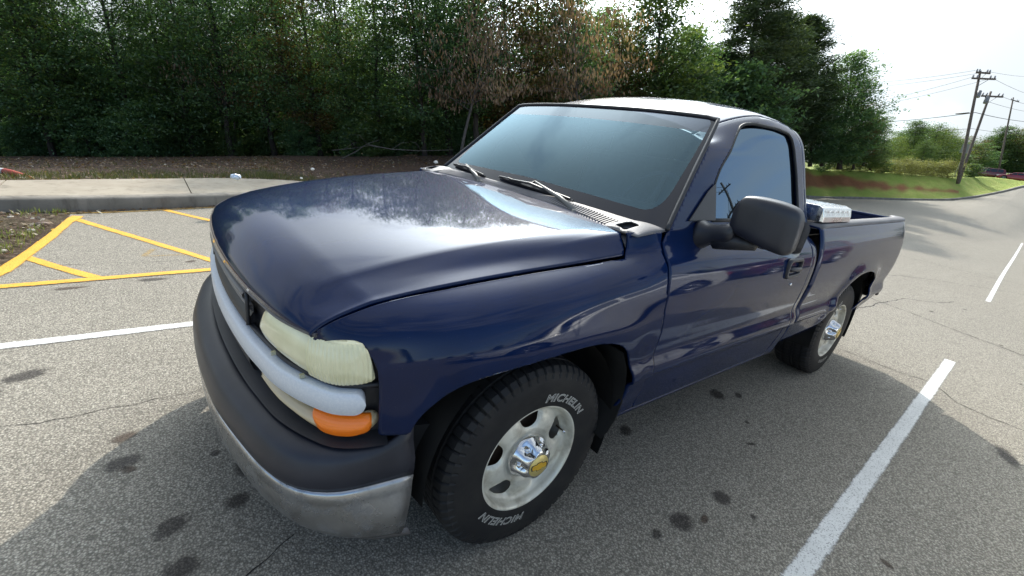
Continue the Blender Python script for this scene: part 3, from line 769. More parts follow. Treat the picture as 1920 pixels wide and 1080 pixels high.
# ---------------------------------------------------------------- cowl, wipers
V = []; ys = np.linspace(-.835, .835, 120)
def cowl_pt(y, t):
    x0 = xrear(y)-.010; z0 = hood_z(min(x0+.02, .7), y)-.016; z1 = 1.207-.012*abs(y/.86)**3; x1 = xw(y, z1)+.012
    hump = .010*math.exp(-((y-.42)/.20)**4)+.010*math.exp(-((y+.55)/.18)**4)
    return np.array([x0+(x1-x0)*t, y, z0+(z1-z0)*t+hump*math.sin(math.pi*t)**.7])
for y in ys:
    for t_ in (0, .12, .3, .5, .7, .85, .95, 1.0): V.append(cowl_pt(y, t_))
for i in range(len(ys)): 
    p = V[i*8+7]; V[i*8+7] = p+np.array([-.006, 0, -.012])
V = np.array(V); cw = put('cowl_panel', mesh('cowl_panel', V, orient(V, grid_faces(len(ys), 8), 2), [COWLP]), truck, solid=.004)
# slot grille: dark recess sheet with fine ribs across
V = [];ysl = np.linspace(-.76, .70, 90)
for y in ysl:
    for t_ in (.16, .56): p = cowl_pt(y, t_); V.append((p[0], p[1], p[2]+.0022))
V = np.array(V); put('cowl_slots', mesh('cowl_slots', V, orient(V, grid_faces(len(ysl), 2), 2), [DARK], False), cw)
b = MB()
for y in np.arange(-.77, .71, .0165):
    p, q = cowl_pt(y, .14), cowl_pt(y+.012, .58); d = q-p
    w = np.array([0, .0042, 0]); up = np.array([0, 0, .0065])
    b.add([p+up-w, p+up+w, q+up+w, q+up-w, p-w, p+w, q+w, q-w], [(0, 1, 2, 3), (0, 4, 5, 1), (1, 5, 6, 2), (2, 6, 7, 3), (3, 7, 4, 0)])
b.build('cowl_louvres', COWLP, cw)
for y0 in (.04,):
    pass
for sg in (1, -1):                                   # moulded end scoops
    V = []; n1, n2 = 18, 12
    for i in range(n1):
        t_ = i/(n1-1); y = .70+.17*t_
        for j in range(n2):
            k = j/(n2-1); p0 = cowl_pt(min(y, .835), 0); x = -.372-.20*k-.02*t_; hgt = math.sin(math.pi*min(max(k, .0), 1))**.6*math.sin(math.pi*min(max(t_, .0), 1))**.5
            V.append((x, y*sg, 1.168+.006*k+.024*hgt+.012*k))
    V = np.array(V); F = orient(V, grid_faces(n1, n2), 2)
    hole = rpoly([(-.405, .745), (-.475, .765), (-.465, .82), (-.395, .81)], .01, 3)
    V2, F2 = clip(V, F, -sdpoly(np.stack([V[:, 0], V[:, 1]*sg], -1), hole)); put('cowl_end_scoop', mesh('cowl_end_scoop', V2, F2, [GREYP]), cw, solid=.004)
    put('scoop_opening', mesh('scoop_opening', [(-.38, .73*sg, 1.172), (-.49, .75*sg, 1.172), (-.48, .835*sg, 1.172), (-.38, .825*sg, 1.172)], [(0, 1, 2, 3)], [DARK], False), cw)
def onws(q, off=.012):
    P = hit(q, lambda P: P[:, 0]-(xw(P[:, 1], P[:, 2])+off), 1.0, 4.0, 9000); return P
ARMC = m_plastic('wiper_arm_paint', (.15, .14, .125), .45)
for piv, elbow, tip, b0, b1 in (((1079, 397), (1022, 353), (1003, 340), (935, 332), (1075, 377)), ((899, 341), (884, 320), (874, 308), (851, 309), (910, 331))):
    p0 = onws(piv, .030); p1 = onws(elbow, .040); p2 = onws(tip, .034); q0, q1 = onws(b0, .014), onws(b1, .014)
    V = []; 
    arm = MB(); w = Vector((0, 0, 0))
    pts = [Vector(p0), Vector(p0).lerp(Vector(p1), .5)+Vector((0, 0, .008)), Vector(p1), Vector(p2)]
    arm.tube(pts, [.014, .011, .0075, .005], 8); arm.rev([(0, .012), (.016, .010), (.018, -.02)], 16, 'z', c=tuple(p0))
    a = arm.build('wiper_arm', ARMC, truck, True)
    bl = MB(); m0 = Vector(q0); m1 = Vector(q1); nrm = Vector((.69, 0, .72)); d = (m1-m0).normalized(); mid = (m0+m1)/2
    for k, (h0, h1, wd) in enumerate(((-.008, .004, .004), (.006, .013, .009))):
        V = []; 
        for i in range(13):
            t_ = i/12; c = m0.lerp(m1, t_); tp = math.sin(math.pi*min(max(t_, .04), .96))**.35; s_ = d.cross(nrm)
            for hh in (h0, h1):
                for ss in (-1, 1): q = c+nrm*hh*tp+s_*wd*ss*tp; V.append(tuple(q))
        F = []
        for i in range(12):
            o = i*4
            F += [(o, o+1, o+5, o+4), (o+2, o+6, o+7, o+3), (o, o+4, o+6, o+2), (o+1, o+3, o+7, o+5)]
        bl.add(V, F)
    br = Vector((0, 0, .0)); bl.tube([m0.lerp(m1, .18)+nrm*.012, mid+nrm*.030, m0.lerp(m1, .82)+nrm*.012], [.004, .007, .004], 6)
    bl.tube([m0.lerp(m1, .03)+nrm*.010, m0.lerp(m1, .18)+nrm*.018, m0.lerp(m1, .36)+nrm*.010], .004, 6); bl.tube([m0.lerp(m1, .97)+nrm*.010, m0.lerp(m1, .82)+nrm*.018, m0.lerp(m1, .64)+nrm*.010], .004, 6)
    bl.tube([mid+nrm*.026, Vector(p2)], .006, 6)
    bl.build('wiper_blade', BLK, a)

# ---------------------------------------------------------------- bed
BS = np.array([(.860, .425), (.905, .445), (.930, .52), (.948, .590), (.965, .612), (.968, .64), (.955, .70), (.968, .78), (.980, .87), (.982, .95), (.976, 1.03), (.962, 1.10), (.945, 1.15), (.932, 1.178), (.918, 1.187), (.86, 1.190), (.848, 1.185), (.845, 1.12)])
def bed_side():
    d = np.concatenate([[0], np.cumsum(np.linalg.norm(np.diff(BS, axis=0), axis=1))]); q = np.unique(np.concatenate([np.linspace(0, d[-1], 90), d])); Y, Z = pch(d, BS[:, 0], q), pch(d, BS[:, 1], q)
    xs = np.concatenate([[-2.022, -2.024, -2.03], np.linspace(-2.045, -3.80, 110), np.linspace(-3.82, -3.985, 18)]); V = []
    for x in xs:
        k = 0.
        if x < -3.78: k = .055*((-3.78-x)/.205)**2.2
        if x > -2.035: k += .012*((x+2.035)/.013)
        rise = .030*max(0, (-2.03-x)/1.95)
        for y, z in zip(Y, Z): V.append((x, y-k*(y > .80), z+rise*sst(.9, 1.18, np.array(z))))
    V = np.array(V); return V, orient(V, grid_faces(len(xs), len(q)))
ARR = rpoly([(-2.60, .38), (-2.615, .52), (-2.64, .64), (-2.70, .745), (-2.79, .82), (-2.90, .856), (-3.03, .866), (-3.16, .858), (-3.28, .828), (-3.37, .775), (-3.392, .70), (-3.365, .62), (-3.31, .555), (-3.24, .50), (-3.22, .38)], .08, 4)
VB, FB = bed_side(); VB = flare(VB, ARR, .018, .045, .99)
g = -sdpoly(VB[:, [0, 2]], ARR); g = np.minimum(g, np.where(VB[:, 0] < -3.15, VB[:, 2]-np.interp(VB[:, 0], [-3.985, -3.90, -3.80, -3.45], [.74, .70, .60, .47]), 1))
V, F = clip(VB, FB, g); bsL, bsR = both('bed_side', V, F, PAINT, solid=.010)
for sg, bo in ((1, bsL), (-1, bsR)):
    b = MB(); pr = [(.925, 1.176), (.932, 1.192), (.922, 1.204), (.86, 1.205), (.838, 1.200), (.834, 1.17)]; V = []
    xs = np.linspace(-2.03, -3.99, 30)
    for x in xs:
        k = .05*max(0, (-3.78-x)/.205)**2.2; rise = .030*max(0, (-2.03-x)/1.95)
        for y, z in pr: V.append((x, (y-k)*sg, z+rise))
    F = grid_faces(30, 6)+[tuple(range(6)), tuple(range(29*6, 30*6))[::-1]]; V = np.array(V); put('rail_cap', mesh('rail_cap', V, orient(V, F, 2), [GREYP if sg > 0 else BLK]), bo)
    b = MB(); b.box((-3.78, .955*sg, .60), (.05, .01, .03)); b.build('side_marker_recess', DARK, bo)
b = MB(); b.box((-3.0, 0, .66), (1.94, 1.60, .03)); b.box((-2.06, 0, .91), (.03, 1.60, .50)); b.box((-3.0, .80, .92), (1.94, .02, .52)); b.box((-3.0, -.80, .92), (1.94, .02, .52))
b.build('bed_liner', BLK, truck)
b = MB(); b.box((-3.975, 0, .96), (.05, 1.60, .48)); b.box((-3.975, 0, 1.206), (.06, 1.62, .03)); b.build('tailgate', PAINT, truck, bevel=.01)
for sg in (1, -1):
    b = MB(); b.box((-3.975, .865*sg, .98), (.05, .10, .36)); b.build('tail_lamp', RED, truck, bevel=.008)
PR_ = [(-4.125, 0), (-4.12, .50), (-4.09, .80), (-4.05, .875), (-3.97, .905), (-3.87, .900)]
rb = rowpts([(-x, y) for x, y in PR_], 60); rb[:, 0] *= -1; V = []
for z, k in ((.50, -.02), (.53, 0), (.60, .006), (.68, .004), (.72, -.006), (.735, -.03)):
    for x, y in rb: V.append((x-k, y+np.sign(y)*k*(abs(y) > .7), z+.05*float(sst(-4.05, -3.80, np.array(x)))*(z < .55)))
V = np.array(V); F = orient(V, grid_faces(6, 60), 0); F = flipF(F)
put('rear_bumper', mesh('rear_bumper', V, F, [CHR]), truck, solid=.008)
for sg in (1, -1): MB().box((-3.88, .925*sg, .655), (.075, .012, .028)).build('bumper_end_slot', DARK, truck)
MB().box((-3.80, 0, .56), (.55, 1.60, .26)).build('underbody_sun_block', DARK, truck)  # unseen box added to stop sun streaking through the truck's shadow
MB().box((-4.03, 0, .74), (.12, 1.66, .10)).build('bumper_filler', DARK, truck)

# ---------------------------------------------------------------- interior
b = MB(); b.box((-.80, 0, 1.07), (.42, 1.56, .26)); b.box((-.66, 0, 1.165), (.30, 1.50, .06)); b.box((-.92, .40, 1.185), (.16, .38, .08)); b.build('dashboard', INT, truck, bevel=.03)
seat = MB(); seat.box((-1.45, 0, .86), (.52, 1.42, .18)); seat.box((-1.76, 0, 1.16), (.16, 1.42, .56), Matrix.Rotation(math.radians(-12), 3, 'Y')); sobj = seat.build('bench_seat', INL, truck, bevel=.05)
for y in (.40, -.40):
    b = MB(); b.box((-1.84, y, 1.50), (.10, .27, .17), Matrix.Rotation(math.radians(-10), 3, 'Y')); b.tube([(-1.82, y-.06, 1.36), (-1.84, y-.06, 1.46)], .008); b.tube([(-1.82, y+.06, 1.36), (-1.84, y+.06, 1.46)], .008)
    b.build('headrest', INL, sobj, True, bevel=.035)
b = MB(); c = Vector((-1.10, .40, 1.20)); R = Matrix.Rotation(math.radians(62), 3, 'Y'); pts = [c+R@Vector((math.cos(a)*.19, math.sin(a)*.19, 0)) for a in np.linspace(0, 2*math.pi, 41)]
b.tube(pts, .014, 8, False)
for a in (.3, math.pi-.3, math.pi*1.5): b.tube([c, c+R@Vector((math.sin(a)*.19, math.cos(a)*.19, 0))], [.03, .012], 6)
b.tube([c, c+Vector((.22, 0, -.10))], .03, 8); b.build('steering_wheel', INT, truck, True)
b = MB(); b.box((0, 0, 0), (.02, .24, .065)); o = b.build('rearview_mirror', BLK, truck, bevel=.01); o.location = (-1.10, -.02, 1.575)
b = MB(); b.box((-1.2, 0, .66), (1.5, 1.6, .04)); b.box((-1.955, 0, 1.0), (.03, 1.6, .7)); b.build('cab_floor', INT, truck)
RL = m_plastic('headliner', (.16, .16, .17), .9)
V = []
for x in np.linspace(-1.14, -1.96, 8):
    for y in np.linspace(-.60, .60, 13): V.append((x, y, 1.735-.05*abs(y/.6)**3-.02-float(drop(np.array(x)))))
put('headliner', mesh('headliner', V, grid_faces(8, 13), [RL]), truck)

# ---------------------------------------------------------------- door mirrors
def mirror(sg, parent):
    # housing: superellipse body, taller outboard, tapering towards the arm
    V = []; NU, NV = 40, 36
    for i in range(NU):
        t_ = i/(NU-1); y = 1.012+.240*t_
        top = float(pch([0, .06, .16, .35, .6, .85, .96, 1], [.100, .148, .170, .175, .172, .160, .138, .100], t_)); bot = float(pch([0, .12, .35, .7, .9, 1], [.040, .022, .010, -.008, -.012, .014], t_))
        dep = float(pch([0, .15, .5, .85, 1], [.052, .085, .115, .105, .045], t_)); xc = -.775-.010*t_
        zc_ = 1.190+(top+bot)/2; hz = (top-bot)/2
        for j in range(NV):
            a = 2*math.pi*j/NV; ca, sa = math.cos(a), math.sin(a); n_ = 4.4
            x = xc+dep/2*math.copysign(abs(ca)**(2/n_), ca)*(1.0 if ca > 0 else .75); z = zc_+hz*math.copysign(abs(sa)**(2/n_), sa)
            V.append((x, y*sg, z))
    F = grid_faces(NU, NV, wrapv=True); F += [tuple(range(NV))[::-1], tuple(range((NU-1)*NV, NU*NV))]
    if sg > 0: pass
    o = put('side_mirror', mesh('side_mirror', V, F, [MIRP]), parent)
    bm = bmesh.new(); bm.from_mesh(o.data); bmesh.ops.recalc_face_normals(bm, faces=bm.faces); bm.to_mesh(o.data); bm.free()
    m = o.modifiers.new('s', 'SUBSURF'); m.levels = 1; m.render_levels = 1
    # arm and sail base
    V = []; sec = [(-.785, .868, 1.155, .060, .095), (-.785, .905, 1.168, .048, .056), (-.785, .945, 1.184, .042, .042), (-.782, .99, 1.202, .042, .038), (-.78, 1.05, 1.215, .055, .048)]
    for x, y, z, dx, dz in sec:
        for j in range(16):
            a = 2*math.pi*j/16; V.append((x+dx*math.copysign(abs(math.cos(a))**.8, math.cos(a)), y*sg, z+dz*math.copysign(abs(math.sin(a))**.8, math.sin(a))))
    F = grid_faces(5, 16, wrapv=True)+[tuple(range(16))[::-1], tuple(range(64, 80))]
    o2 = put('mirror_arm', mesh('mirror_arm', V, F, [MIRP]), o); bm = bmesh.new(); bm.from_mesh(o2.data); bmesh.ops.recalc_face_normals(bm, faces=bm.faces); bm.to_mesh(o2.data); bm.free()
    m = o2.modifiers.new('s', 'SUBSURF'); m.levels = 1; m.render_levels = 2
    b = MB(); b.tube([(-.785, (.96)*sg, 1.162), (-.782, 1.03*sg, 1.178), (-.782, 1.12*sg, 1.186)], [.034, .034, .02], 10); b.build('mirror_lower_shell', BLK, o, True)
    gl = rpoly([(1.04, 1.175), (1.255, 1.165), (1.265, 1.30), (1.12, 1.325), (1.05, 1.27)], .03, 4)
    V = [(-.832, y*sg, z) for y, z in gl]; put('mirror_glass', mesh('mirror_glass', V, [tuple(range(len(V)))[::(-1 if sg < 0 else 1)]], [CHRC], False), o)
mirror(1, doorL)
# sail triangle at the front of the window
for sg, dr in ((1, doorL), (-1, doorR)):
    V = []; tri = [(-.70, 1.225), (-.905, 1.225), (-.928, 1.375), (-.86, 1.34)]
    for x, z in tri: V.append((x, (float(yside(z))+.004)*sg, z))
    put('window_sail', mesh('window_sail', V, [(0, 1, 2, 3)[::(1 if sg < 0 else -1)]], [MIRP], False), dr, solid=.006)
# ---------------------------------------------------------------- wheels
def tyre_mesh():
    R = .3675; prof = [(.205, .098), (.214, .112), (.225, .1135), (.245, .1165), (.275, .1195), (.305, .1185), (.325, .1145), (.338, .110), (.345, .1095), (.352, .103), (.3605, .095), (.3645, .080), (.3665, .060), (.3575, .058), (.3575, .050), (.3670, .048), (.3675, .016), (.3585, .014), (.3585, .006), (.3675, .004)]
    prof = prof+[(r, -h) for r, h in prof[::-1]]
    N = 360; V = []
    for k in range(N):
        a = 2*math.pi*k/N; g = (k % 6) in (0,); g2 = (k % 6) in (2,)
        for i, (r, h) in enumerate(prof):
            rr = r; hh = h
            if g and abs(h) > .058 and abs(h) < .112 and r > .332: rr = r-(.008 if r > .350 else .004); hh = h-math.copysign(.004, h)*(1 if r < .36 else 0)
            if g2 and abs(h) < .048 and abs(h) > .003 and r > .36: rr = r-.005
            zz = rr*math.sin(a); V.append((rr*math.cos(a), hh, zz))
    V = np.array(V); rr_ = np.hypot(V[:, 0], V[:, 2]); k_ = np.where(rr_ > .33, 1+.012*sst(.33, .36, rr_), 1); V[:, 0] *= k_; V[:, 2] *= k_; V[:, 1] = np.where(V[:, 1] < 0, V[:, 1]*1.28, V[:, 1]); b = V[:, 2] < -.358; V[b, 1] *= 1+(-.358-V[b, 2])*3.0; V[:, 2] = np.maximum(V[:, 2], -.3665)
    me = mesh('tyre', V, grid_faces(N, len(prof), wrapu=True), [TYRE]); bm = bmesh.new(); bm.from_mesh(me); bmesh.ops.recalc_face_normals(bm, faces=bm.faces)
    for e in bm.edges:
        if len(e.link_faces) == 2 and e.calc_face_angle(0) > .5: e.smooth = False
    bm.to_mesh(me); bm.free(); return me
def rim_mesh():
    # outboard face, y outward; holes cut by clipping
    prof = [(.2185, .100), (.2195, .108), (.2165, .112), (.210, .112), (.2055, .108), (.2015, .098), (.1985, .084), (.192, .076), (.184, .074), (.170, .078), (.150, .086), (.130, .091), (.112, .091), (.100, .086), (.088, .080), (.070, .078), (.0, .078)]
    NR = 120; P = np.array(prof); d = np.concatenate([[0], np.cumsum(np.linalg.norm(np.diff(P, axis=0), axis=1))]); q = np.unique(np.concatenate([np.linspace(0, d[-1], 70), d]))
    R = pch(d, P[:, 0], q); H = pch(d, P[:, 1], q); N = 240; V = []
    for k in range(N):
        a = 2*math.pi*k/N
        for r, h in zip(R, H):
            V.append((r*math.cos(a), h, r*math.sin(a), a, r))
    V = np.array(V); F = grid_faces(N, len(R), wrapu=True)
    g = np.full(len(V), 9.); dent = np.zeros(len(V))
    for k in range(5):
        a0 = math.radians(16+72*k); loc = np.stack([V[:, 0]*math.cos(a0)+V[:, 2]*math.sin(a0), -V[:, 0]*math.sin(a0)+V[:, 2]*math.cos(a0)], -1)
        hp = rpoly([(.116, -.014), (.130, -.033), (.168, -.049), (.179, -.038), (.186, 0), (.179, .038), (.168, .049), (.130, .033), (.116, .014)], .014, 4)
        sd = sdpoly(loc, hp); g = np.minimum(g, -sd); dent = np.maximum(dent, np.exp(-np.clip(-sd, 0, 1)/.012)*(loc[:, 0] > 0)*(V[:, 4] < .197))
    V[:, 1] -= dent*.016
    V, F = clip(V, F, g); F = flipF(F) if orient(V, F, 1) is not F else F
    return V[:, :3], F
TY = tyre_mesh(); rV, rF = rim_mesh()
RIMM = mesh('wheel_rim', rV, rF, [RIM])
bk = MB(); bk.rev([(.205, .095), (.200, .04), (.185, .0), (.185, -.08), (.205, -.098), (.218, -.10)], 60); BARREL = mesh('rim_barrel', bk.V, bk.F, [RIM])
dk = MB(); dk.rev([(.184, -.0), (.15, .02), (.14, .03), (.0, .03)], 40); DRUM = mesh('brake_drum', dk.V, dk.F, [mat('rusty_brake', (.07, .04, .025), .8)])
def cap_mesh():
    N = 144; prof = [(.078, .078), (.080, .090), (.077, .100), (.070, .110), (.064, .128), (.058, .142), (.050, .150), (.043, .153), (.040, .152), (.0, .152)]
    V = []
    for k in range(N):
        a = 2*math.pi*k/N; lob = (math.cos(6*a)*.5+.5)**1.6
        for r, h in prof:
            f = 1.0
            if .045 < r < .0795 and h > .095: rr = r-.017*lob*math.sin(math.pi*min(1, max(0, (h-.093)/.062)))**.6
            else: rr = r
            V.append((rr*math.cos(a), h, rr*math.sin(a)))
    V = np.array(V); return mesh('hub_cap', V, orient(V, grid_faces(N, len(prof), wrapu=True)), [CHRC])
CAPM = cap_mesh()
lug = MB()
lug.rev([(0, .124), (.006, .1235), (.0095, .120), (.0105, .095)], 12)
LUG = mesh('lug_nuts', lug.V, lug.F, [CHRC])
for p in LUG.polygons: p.use_smooth = True
ed = MB(); ed.rev([(.0395, .1525), (.0385, .1548), (.0, .1560)], 40); EMB = mesh('hub_emblem', ed.V, ed.F, [GOLD])
bt = [(-.034, -.003), (-.031, -.0105), (-.011, -.0105), (-.009, -.0145), (.010, -.0145), (.0115, -.0085), (.029, -.0085), (.034, .003), (.031, .0105), (.011, .0105), (.009, .0145), (-.010, .0145), (-.0115, .0085), (-.029, .0085)]
BTM = mesh('bowtie', [(x*.93, .1572, y*.93) for x, y in bt]+[(x*.93, .1535, y*.93) for x, y in bt], [tuple(range(14))[::-1]]+[(i, (i+1) % 14, (i+1) % 14+14, i+14) for i in range(14)], [GOLDB], False)
BTO = mesh('bowtie_outline', [(x*1.06, .1566, y*1.10) for x, y in bt]+[(x*1.06, .1535, y*1.10) for x, y in bt], [tuple(range(14))[::-1]]+[(i, (i+1) % 14, (i+1) % 14+14, i+14) for i in range(14)], [mat('emblem_line', (.05, .04, .03), .5)], False)
for m_ in (BTM, BTO):
    bm = bmesh.new(); bm.from_mesh(m_); bmesh.ops.recalc_face_normals(bm, faces=bm.faces); bm.to_mesh(m_); bm.free()
def letters(txt, r0, hgt, a_mid, grow, flip=False, h=.1200, shear=.25, spread=1.0):
    """sidewall lettering bent round the tyre; returns raw verts/faces"""
    cu = bpy.data.curves.new('t', 'FONT'); cu.body = txt; cu.size = 1; cu.shear = shear; cu.offset = grow; cu.space_character = 1.06; cu.resolution_u = 3; cu.align_x = 'CENTER'
    o = bpy.data.objects.new('t', cu); COL.objects.link(o); dg = bpy.context.evaluated_depsgraph_get(); me = bpy.data.meshes.new_from_object(o.evaluated_get(dg))
    bm = bmesh.new(); bm.from_mesh(me); bmesh.ops.triangulate(bm, faces=bm.faces[:]); 
    V = []
    for v in bm.verts:
        x, y = v.co.x*hgt/.70*spread, v.co.y*hgt/.70
        r = r0+y; a = a_mid+x/(r0+hgt/2); V.append((r*math.cos(a), h, r*math.sin(a)))
    F = [tuple(v.index for v in f.verts) for f in bm.faces]; bm.free(); bpy.data.objects.remove(o); bpy.data.meshes.remove(me); bpy.data.curves.remove(cu)
    return V, F
def letter_obj(parent, words, sy):
    for m_, grow, h, nm in ((LETW, .030, .1206, 'sidewall_lettering'), (TYRE, -.024, .1213, 'lettering_face')):
        for txt, r0, hg, am, sp in words:
            V, F = letters(txt, r0, hg, am, grow, h=h, spread=sp); o = MB().add(V, F).build(nm, m_, parent, kind='stuff')
            bm = bmesh.new(); bm.from_mesh(o.data)
            for f in bm.faces:
                if f.normal.y*1 < 0: f.normal_flip()
            bm.to_mesh(o.data); bm.free()
def wheel(x, y, z, sg, spin, words, steer=0):
    w = put('wheel', TY, truck); w.location = (x, y*sg, z); w.rotation_euler = (0, spin, (math.pi if sg < 0 else 0)+steer)
    for nm, me in (('rim', RIMM), ('rim_barrel', BARREL), ('brake_drum', DRUM), ('hub_cap', CAPM), ('hub_emblem', EMB), ('bowtie_outline', BTO), ('bowtie', BTM)):
        c = put(nm, me, w)
        if nm in ('hub_cap', 'hub_emblem', 'bowtie_outline', 'bowtie'): c.scale = (1.10, 1.0, 1.10)
    for k in range(6):
        a = math.pi/3*k; c = put('lug_nut', LUG, w); c.location = (.0605*math.cos(a), 0, .0605*math.sin(a))
    vb = MB(); a = math.radians(165); vb.tube([(.178*math.cos(a), .05, .178*math.sin(a)), (.180*math.cos(a), .085, .180*math.sin(a)), (.176*math.cos(a), .098, .176*math.sin(a))], [.006, .005, .0045], 8); vb.build('valve_stem', CHRC, w, True)
    if words: letter_obj(w, words, sg)
    return w
wf = wheel(.003, .805, .3675, 1, 0.0, [('MICHELIN', .238, .029, math.radians(119), 1.22), ('MICHELIN', .238, .029, math.radians(-64), 1.22)])
wr = wheel(-3.02, .818, .3665, 1, .9, [('LTX M/S', .240, .026, math.radians(110), 1.0), ('P235/75R16', .240, .024, math.radians(-40), 1.0)])
wheel(-.008, .812, .3665, -1, 0.4, None); wheel(-3.02, .818, .3665, -1, 0.2, None)

# ---------------------------------------------------------------- toolbox across the bed
tb = thing('toolbox', 'bright aluminium tread plate toolbox lying across the bed rails behind the cab', 'toolbox', (-2.28, 0, 1.21))
def plate(name, c, d, parent, bev=.008):
    b = MB(); b.box(c, d); return b.build(name, ALU, parent, bevel=bev)
plate('toolbox_body', (0, 0, -.18), (.40, 1.50, .40), tb)
lidb = MB(); V = []
for y, w_, zt_ in ((-.915, .20, .010), (-.915, .235, .035), (-.900, .245, .085), (-.87, .225, .097), (.87, .225, .097), (.900, .245, .085), (.915, .235, .035), (.915, .20, .010)):
    V += [(-w_, y, .006), (-w_, y, zt_), (w_, y, zt_), (w_, y, .006)]
lidb.add(V, [(i*4+k, i*4+(k+1) % 4, i*4+4+(k+1) % 4, i*4+4+k) for i in range(7) for k in range(4)]+[(0, 1, 2, 3), (28, 31, 30, 29)])
lid = lidb.build('toolbox_lid', ALU, tb, bevel=.006)
bm = bmesh.new(); bm.from_mesh(lid.data); bmesh.ops.recalc_face_normals(bm, faces=bm.faces); bm.to_mesh(lid.data); bm.free()
# raised tread bars of the plate
tr = MB(); rr = random.Random(3); k = 0
for i in range(11):
    for j in range(52):
        x = -.20+.04*i; y = .87-.0335*j; s = 1 if (i+j) % 2 else -1
        if y < -.86: continue
        tr.box((x, y, .0985), (.024, .0055, .003), Matrix.Rotation(s*math.radians(45), 3, 'Z'))
for sx in (-1, 1):
    for i in range(2):
        for j in range(52):
            y = .87-.0335*j; s = 1 if (i+j) % 2 else -1; tr.box((sx*.2425, y, .045+.022*i), (.003, .020, .0045), Matrix.Rotation(s*math.radians(40), 3, 'X'))
for i in range(10):
    for k in range(2):
        x = -.19+.042*i; s = 1 if (i+k) % 2 else -1; tr.box((x, .9105, .045+.022*k), (.020, .003, .0045), Matrix.Rotation(s*math.radians(40), 3, 'Y'))
tr.build('tread_pattern', ALU, tb, kind='stuff')
b = MB(); b.box((-.10, .72, -.01), (.035, .16, .02)); b.build('toolbox_latch', CHRC, tb)
# =================================================================== SETTING
def m_asphalt():
    m = mat('old_asphalt', (.2, .19, .18), .9, spec=.3); t = NT(m); p = t.pos(src='world')
    st = t.voro(p, 135, 'Color'); sx = t.n('ShaderNodeSeparateColor'); t.l(st, sx.inputs[0])
    st2 = t.voro(p, 210, 'Color'); sx2 = t.n('ShaderNodeSeparateColor'); t.l(st2, sx2.inputs[0])
    big = t.noise(p, .35, 5, .6); med = t.noise(p, 3.2, 6, .62)
    base = t.mix(t.rng(big, .3, .7), (.29, .275, .245), (.37, .35, .315))
    base = t.mix(t.rng(med, .35, .72, 0, .55), base, (.225, .21, .188))
    stone = t.ramp(sx.outputs[0], [(0, (.10, .095, .09)), (.28, (.22, .205, .19)), (.62, (.38, .355, .32)), (.88, (.55, .52, .48)), (1, (.74, .72, .68))])
    lane = t.noise(t.pos((.12, 1.1, 1), src='world'), 1.6, 5, .6); base = t.mix(t.rng(lane, .45, .7, 0, .35), base, (.20, .185, .165)); base = t.mix(.46, base, stone)
    stone2 = t.ramp(sx2.outputs[1], [(0, (.10, .095, .09)), (.5, (.31, .29, .265)), (1, (.56, .54, .50))]); base = t.mix(.28, base, stone2)
    d = t.voro(p, 135, 'Distance'); crev = t.rng(d, .35, .62, 0, .55); base = t.mix(crev, base, (.045, .043, .042))
    # tiny dark pits and pale grit
    pit = t.rng(t.noise(p, 26, 3, .7), .66, .74, 0, .6); base = t.mix(pit, base, (.06, .055, .05))
    base = t.mix(1.0, base, (1.03, 1.0, .915), 'MULTIPLY'); t.set('Base Color', base)
    h = t.mth('ADD', t.mth('MULTIPLY', sx.outputs[1], .6), t.mth('MULTIPLY', t.mth('SUBTRACT', 1.0, d), .8)); t.bump(h, .55, .004)
    return m
ASPH = m_asphalt()
# lot outline round a centre; (x, y, z of the kerb foot)
RK = [at(q, d) for q, d in [((1530, 372), 33), ((1600, 373), 34), ((1700, 376), 35), ((1787, 376), 36), ((1835, 370), 38.5), ((1880, 361), 42), ((1920, 351), 46), ((1990, 345), 52)]]
LK = [(40, -1.5, 0), (20, -2.6, 0), (11, -3.5, 0), (6, -4.15, 0), (3.4, -4.62, 0), (2.19, -4.86, 0), (1.41, -5.02, 0), (.55, -5.26, 0), (-.4, -5.58, 0), (-1.5, -6.0, 0), (-3.2, -6.7, 0), (-6, -7.8, 0), (-11, -9.4, 0), (-20, -11.2, 0), (-28, -11.9, -.1)]
KERB = np.array([tuple(p) for p in LK]+[tuple(p) for p in RK], float)
def densify(P, step):
    P = np.asarray(P, float); s = np.concatenate([[0], np.cumsum(np.linalg.norm(np.diff(P, axis=0), axis=1))]); n = max(2, int(s[-1]/step)+1)
    q = np.linspace(0, s[-1], n); return np.stack([pch(s, P[:, k], q) for k in range(P.shape[1])], -1)
outl = np.vstack([KERB, [(-190, 10, 4), (-160, 90, 2), (-60, 120, 0), (50, 120, 0), (120, 60, 0), (120, 0, 0)]])
c0 = np.array([-1.0, 0.0]); ang = np.arctan2(outl[:, 1], outl[:, 0]+1)
o_ = np.argsort(ang); A_, RR, ZZ = ang[o_], np.hypot(outl[o_, 0]+1, outl[o_, 1]), outl[o_, 2]
A3 = np.concatenate([A_-2*math.pi, A_, A_+2*math.pi]); R3 = np.tile(RR, 3); Z3 = np.tile(ZZ, 3)
th = np.sort(np.unique(np.concatenate([np.linspace(-math.pi, math.pi, 361)[:-1], A_]))); V = []
fr = np.concatenate([[.001], np.linspace(.05, 1, 50)])
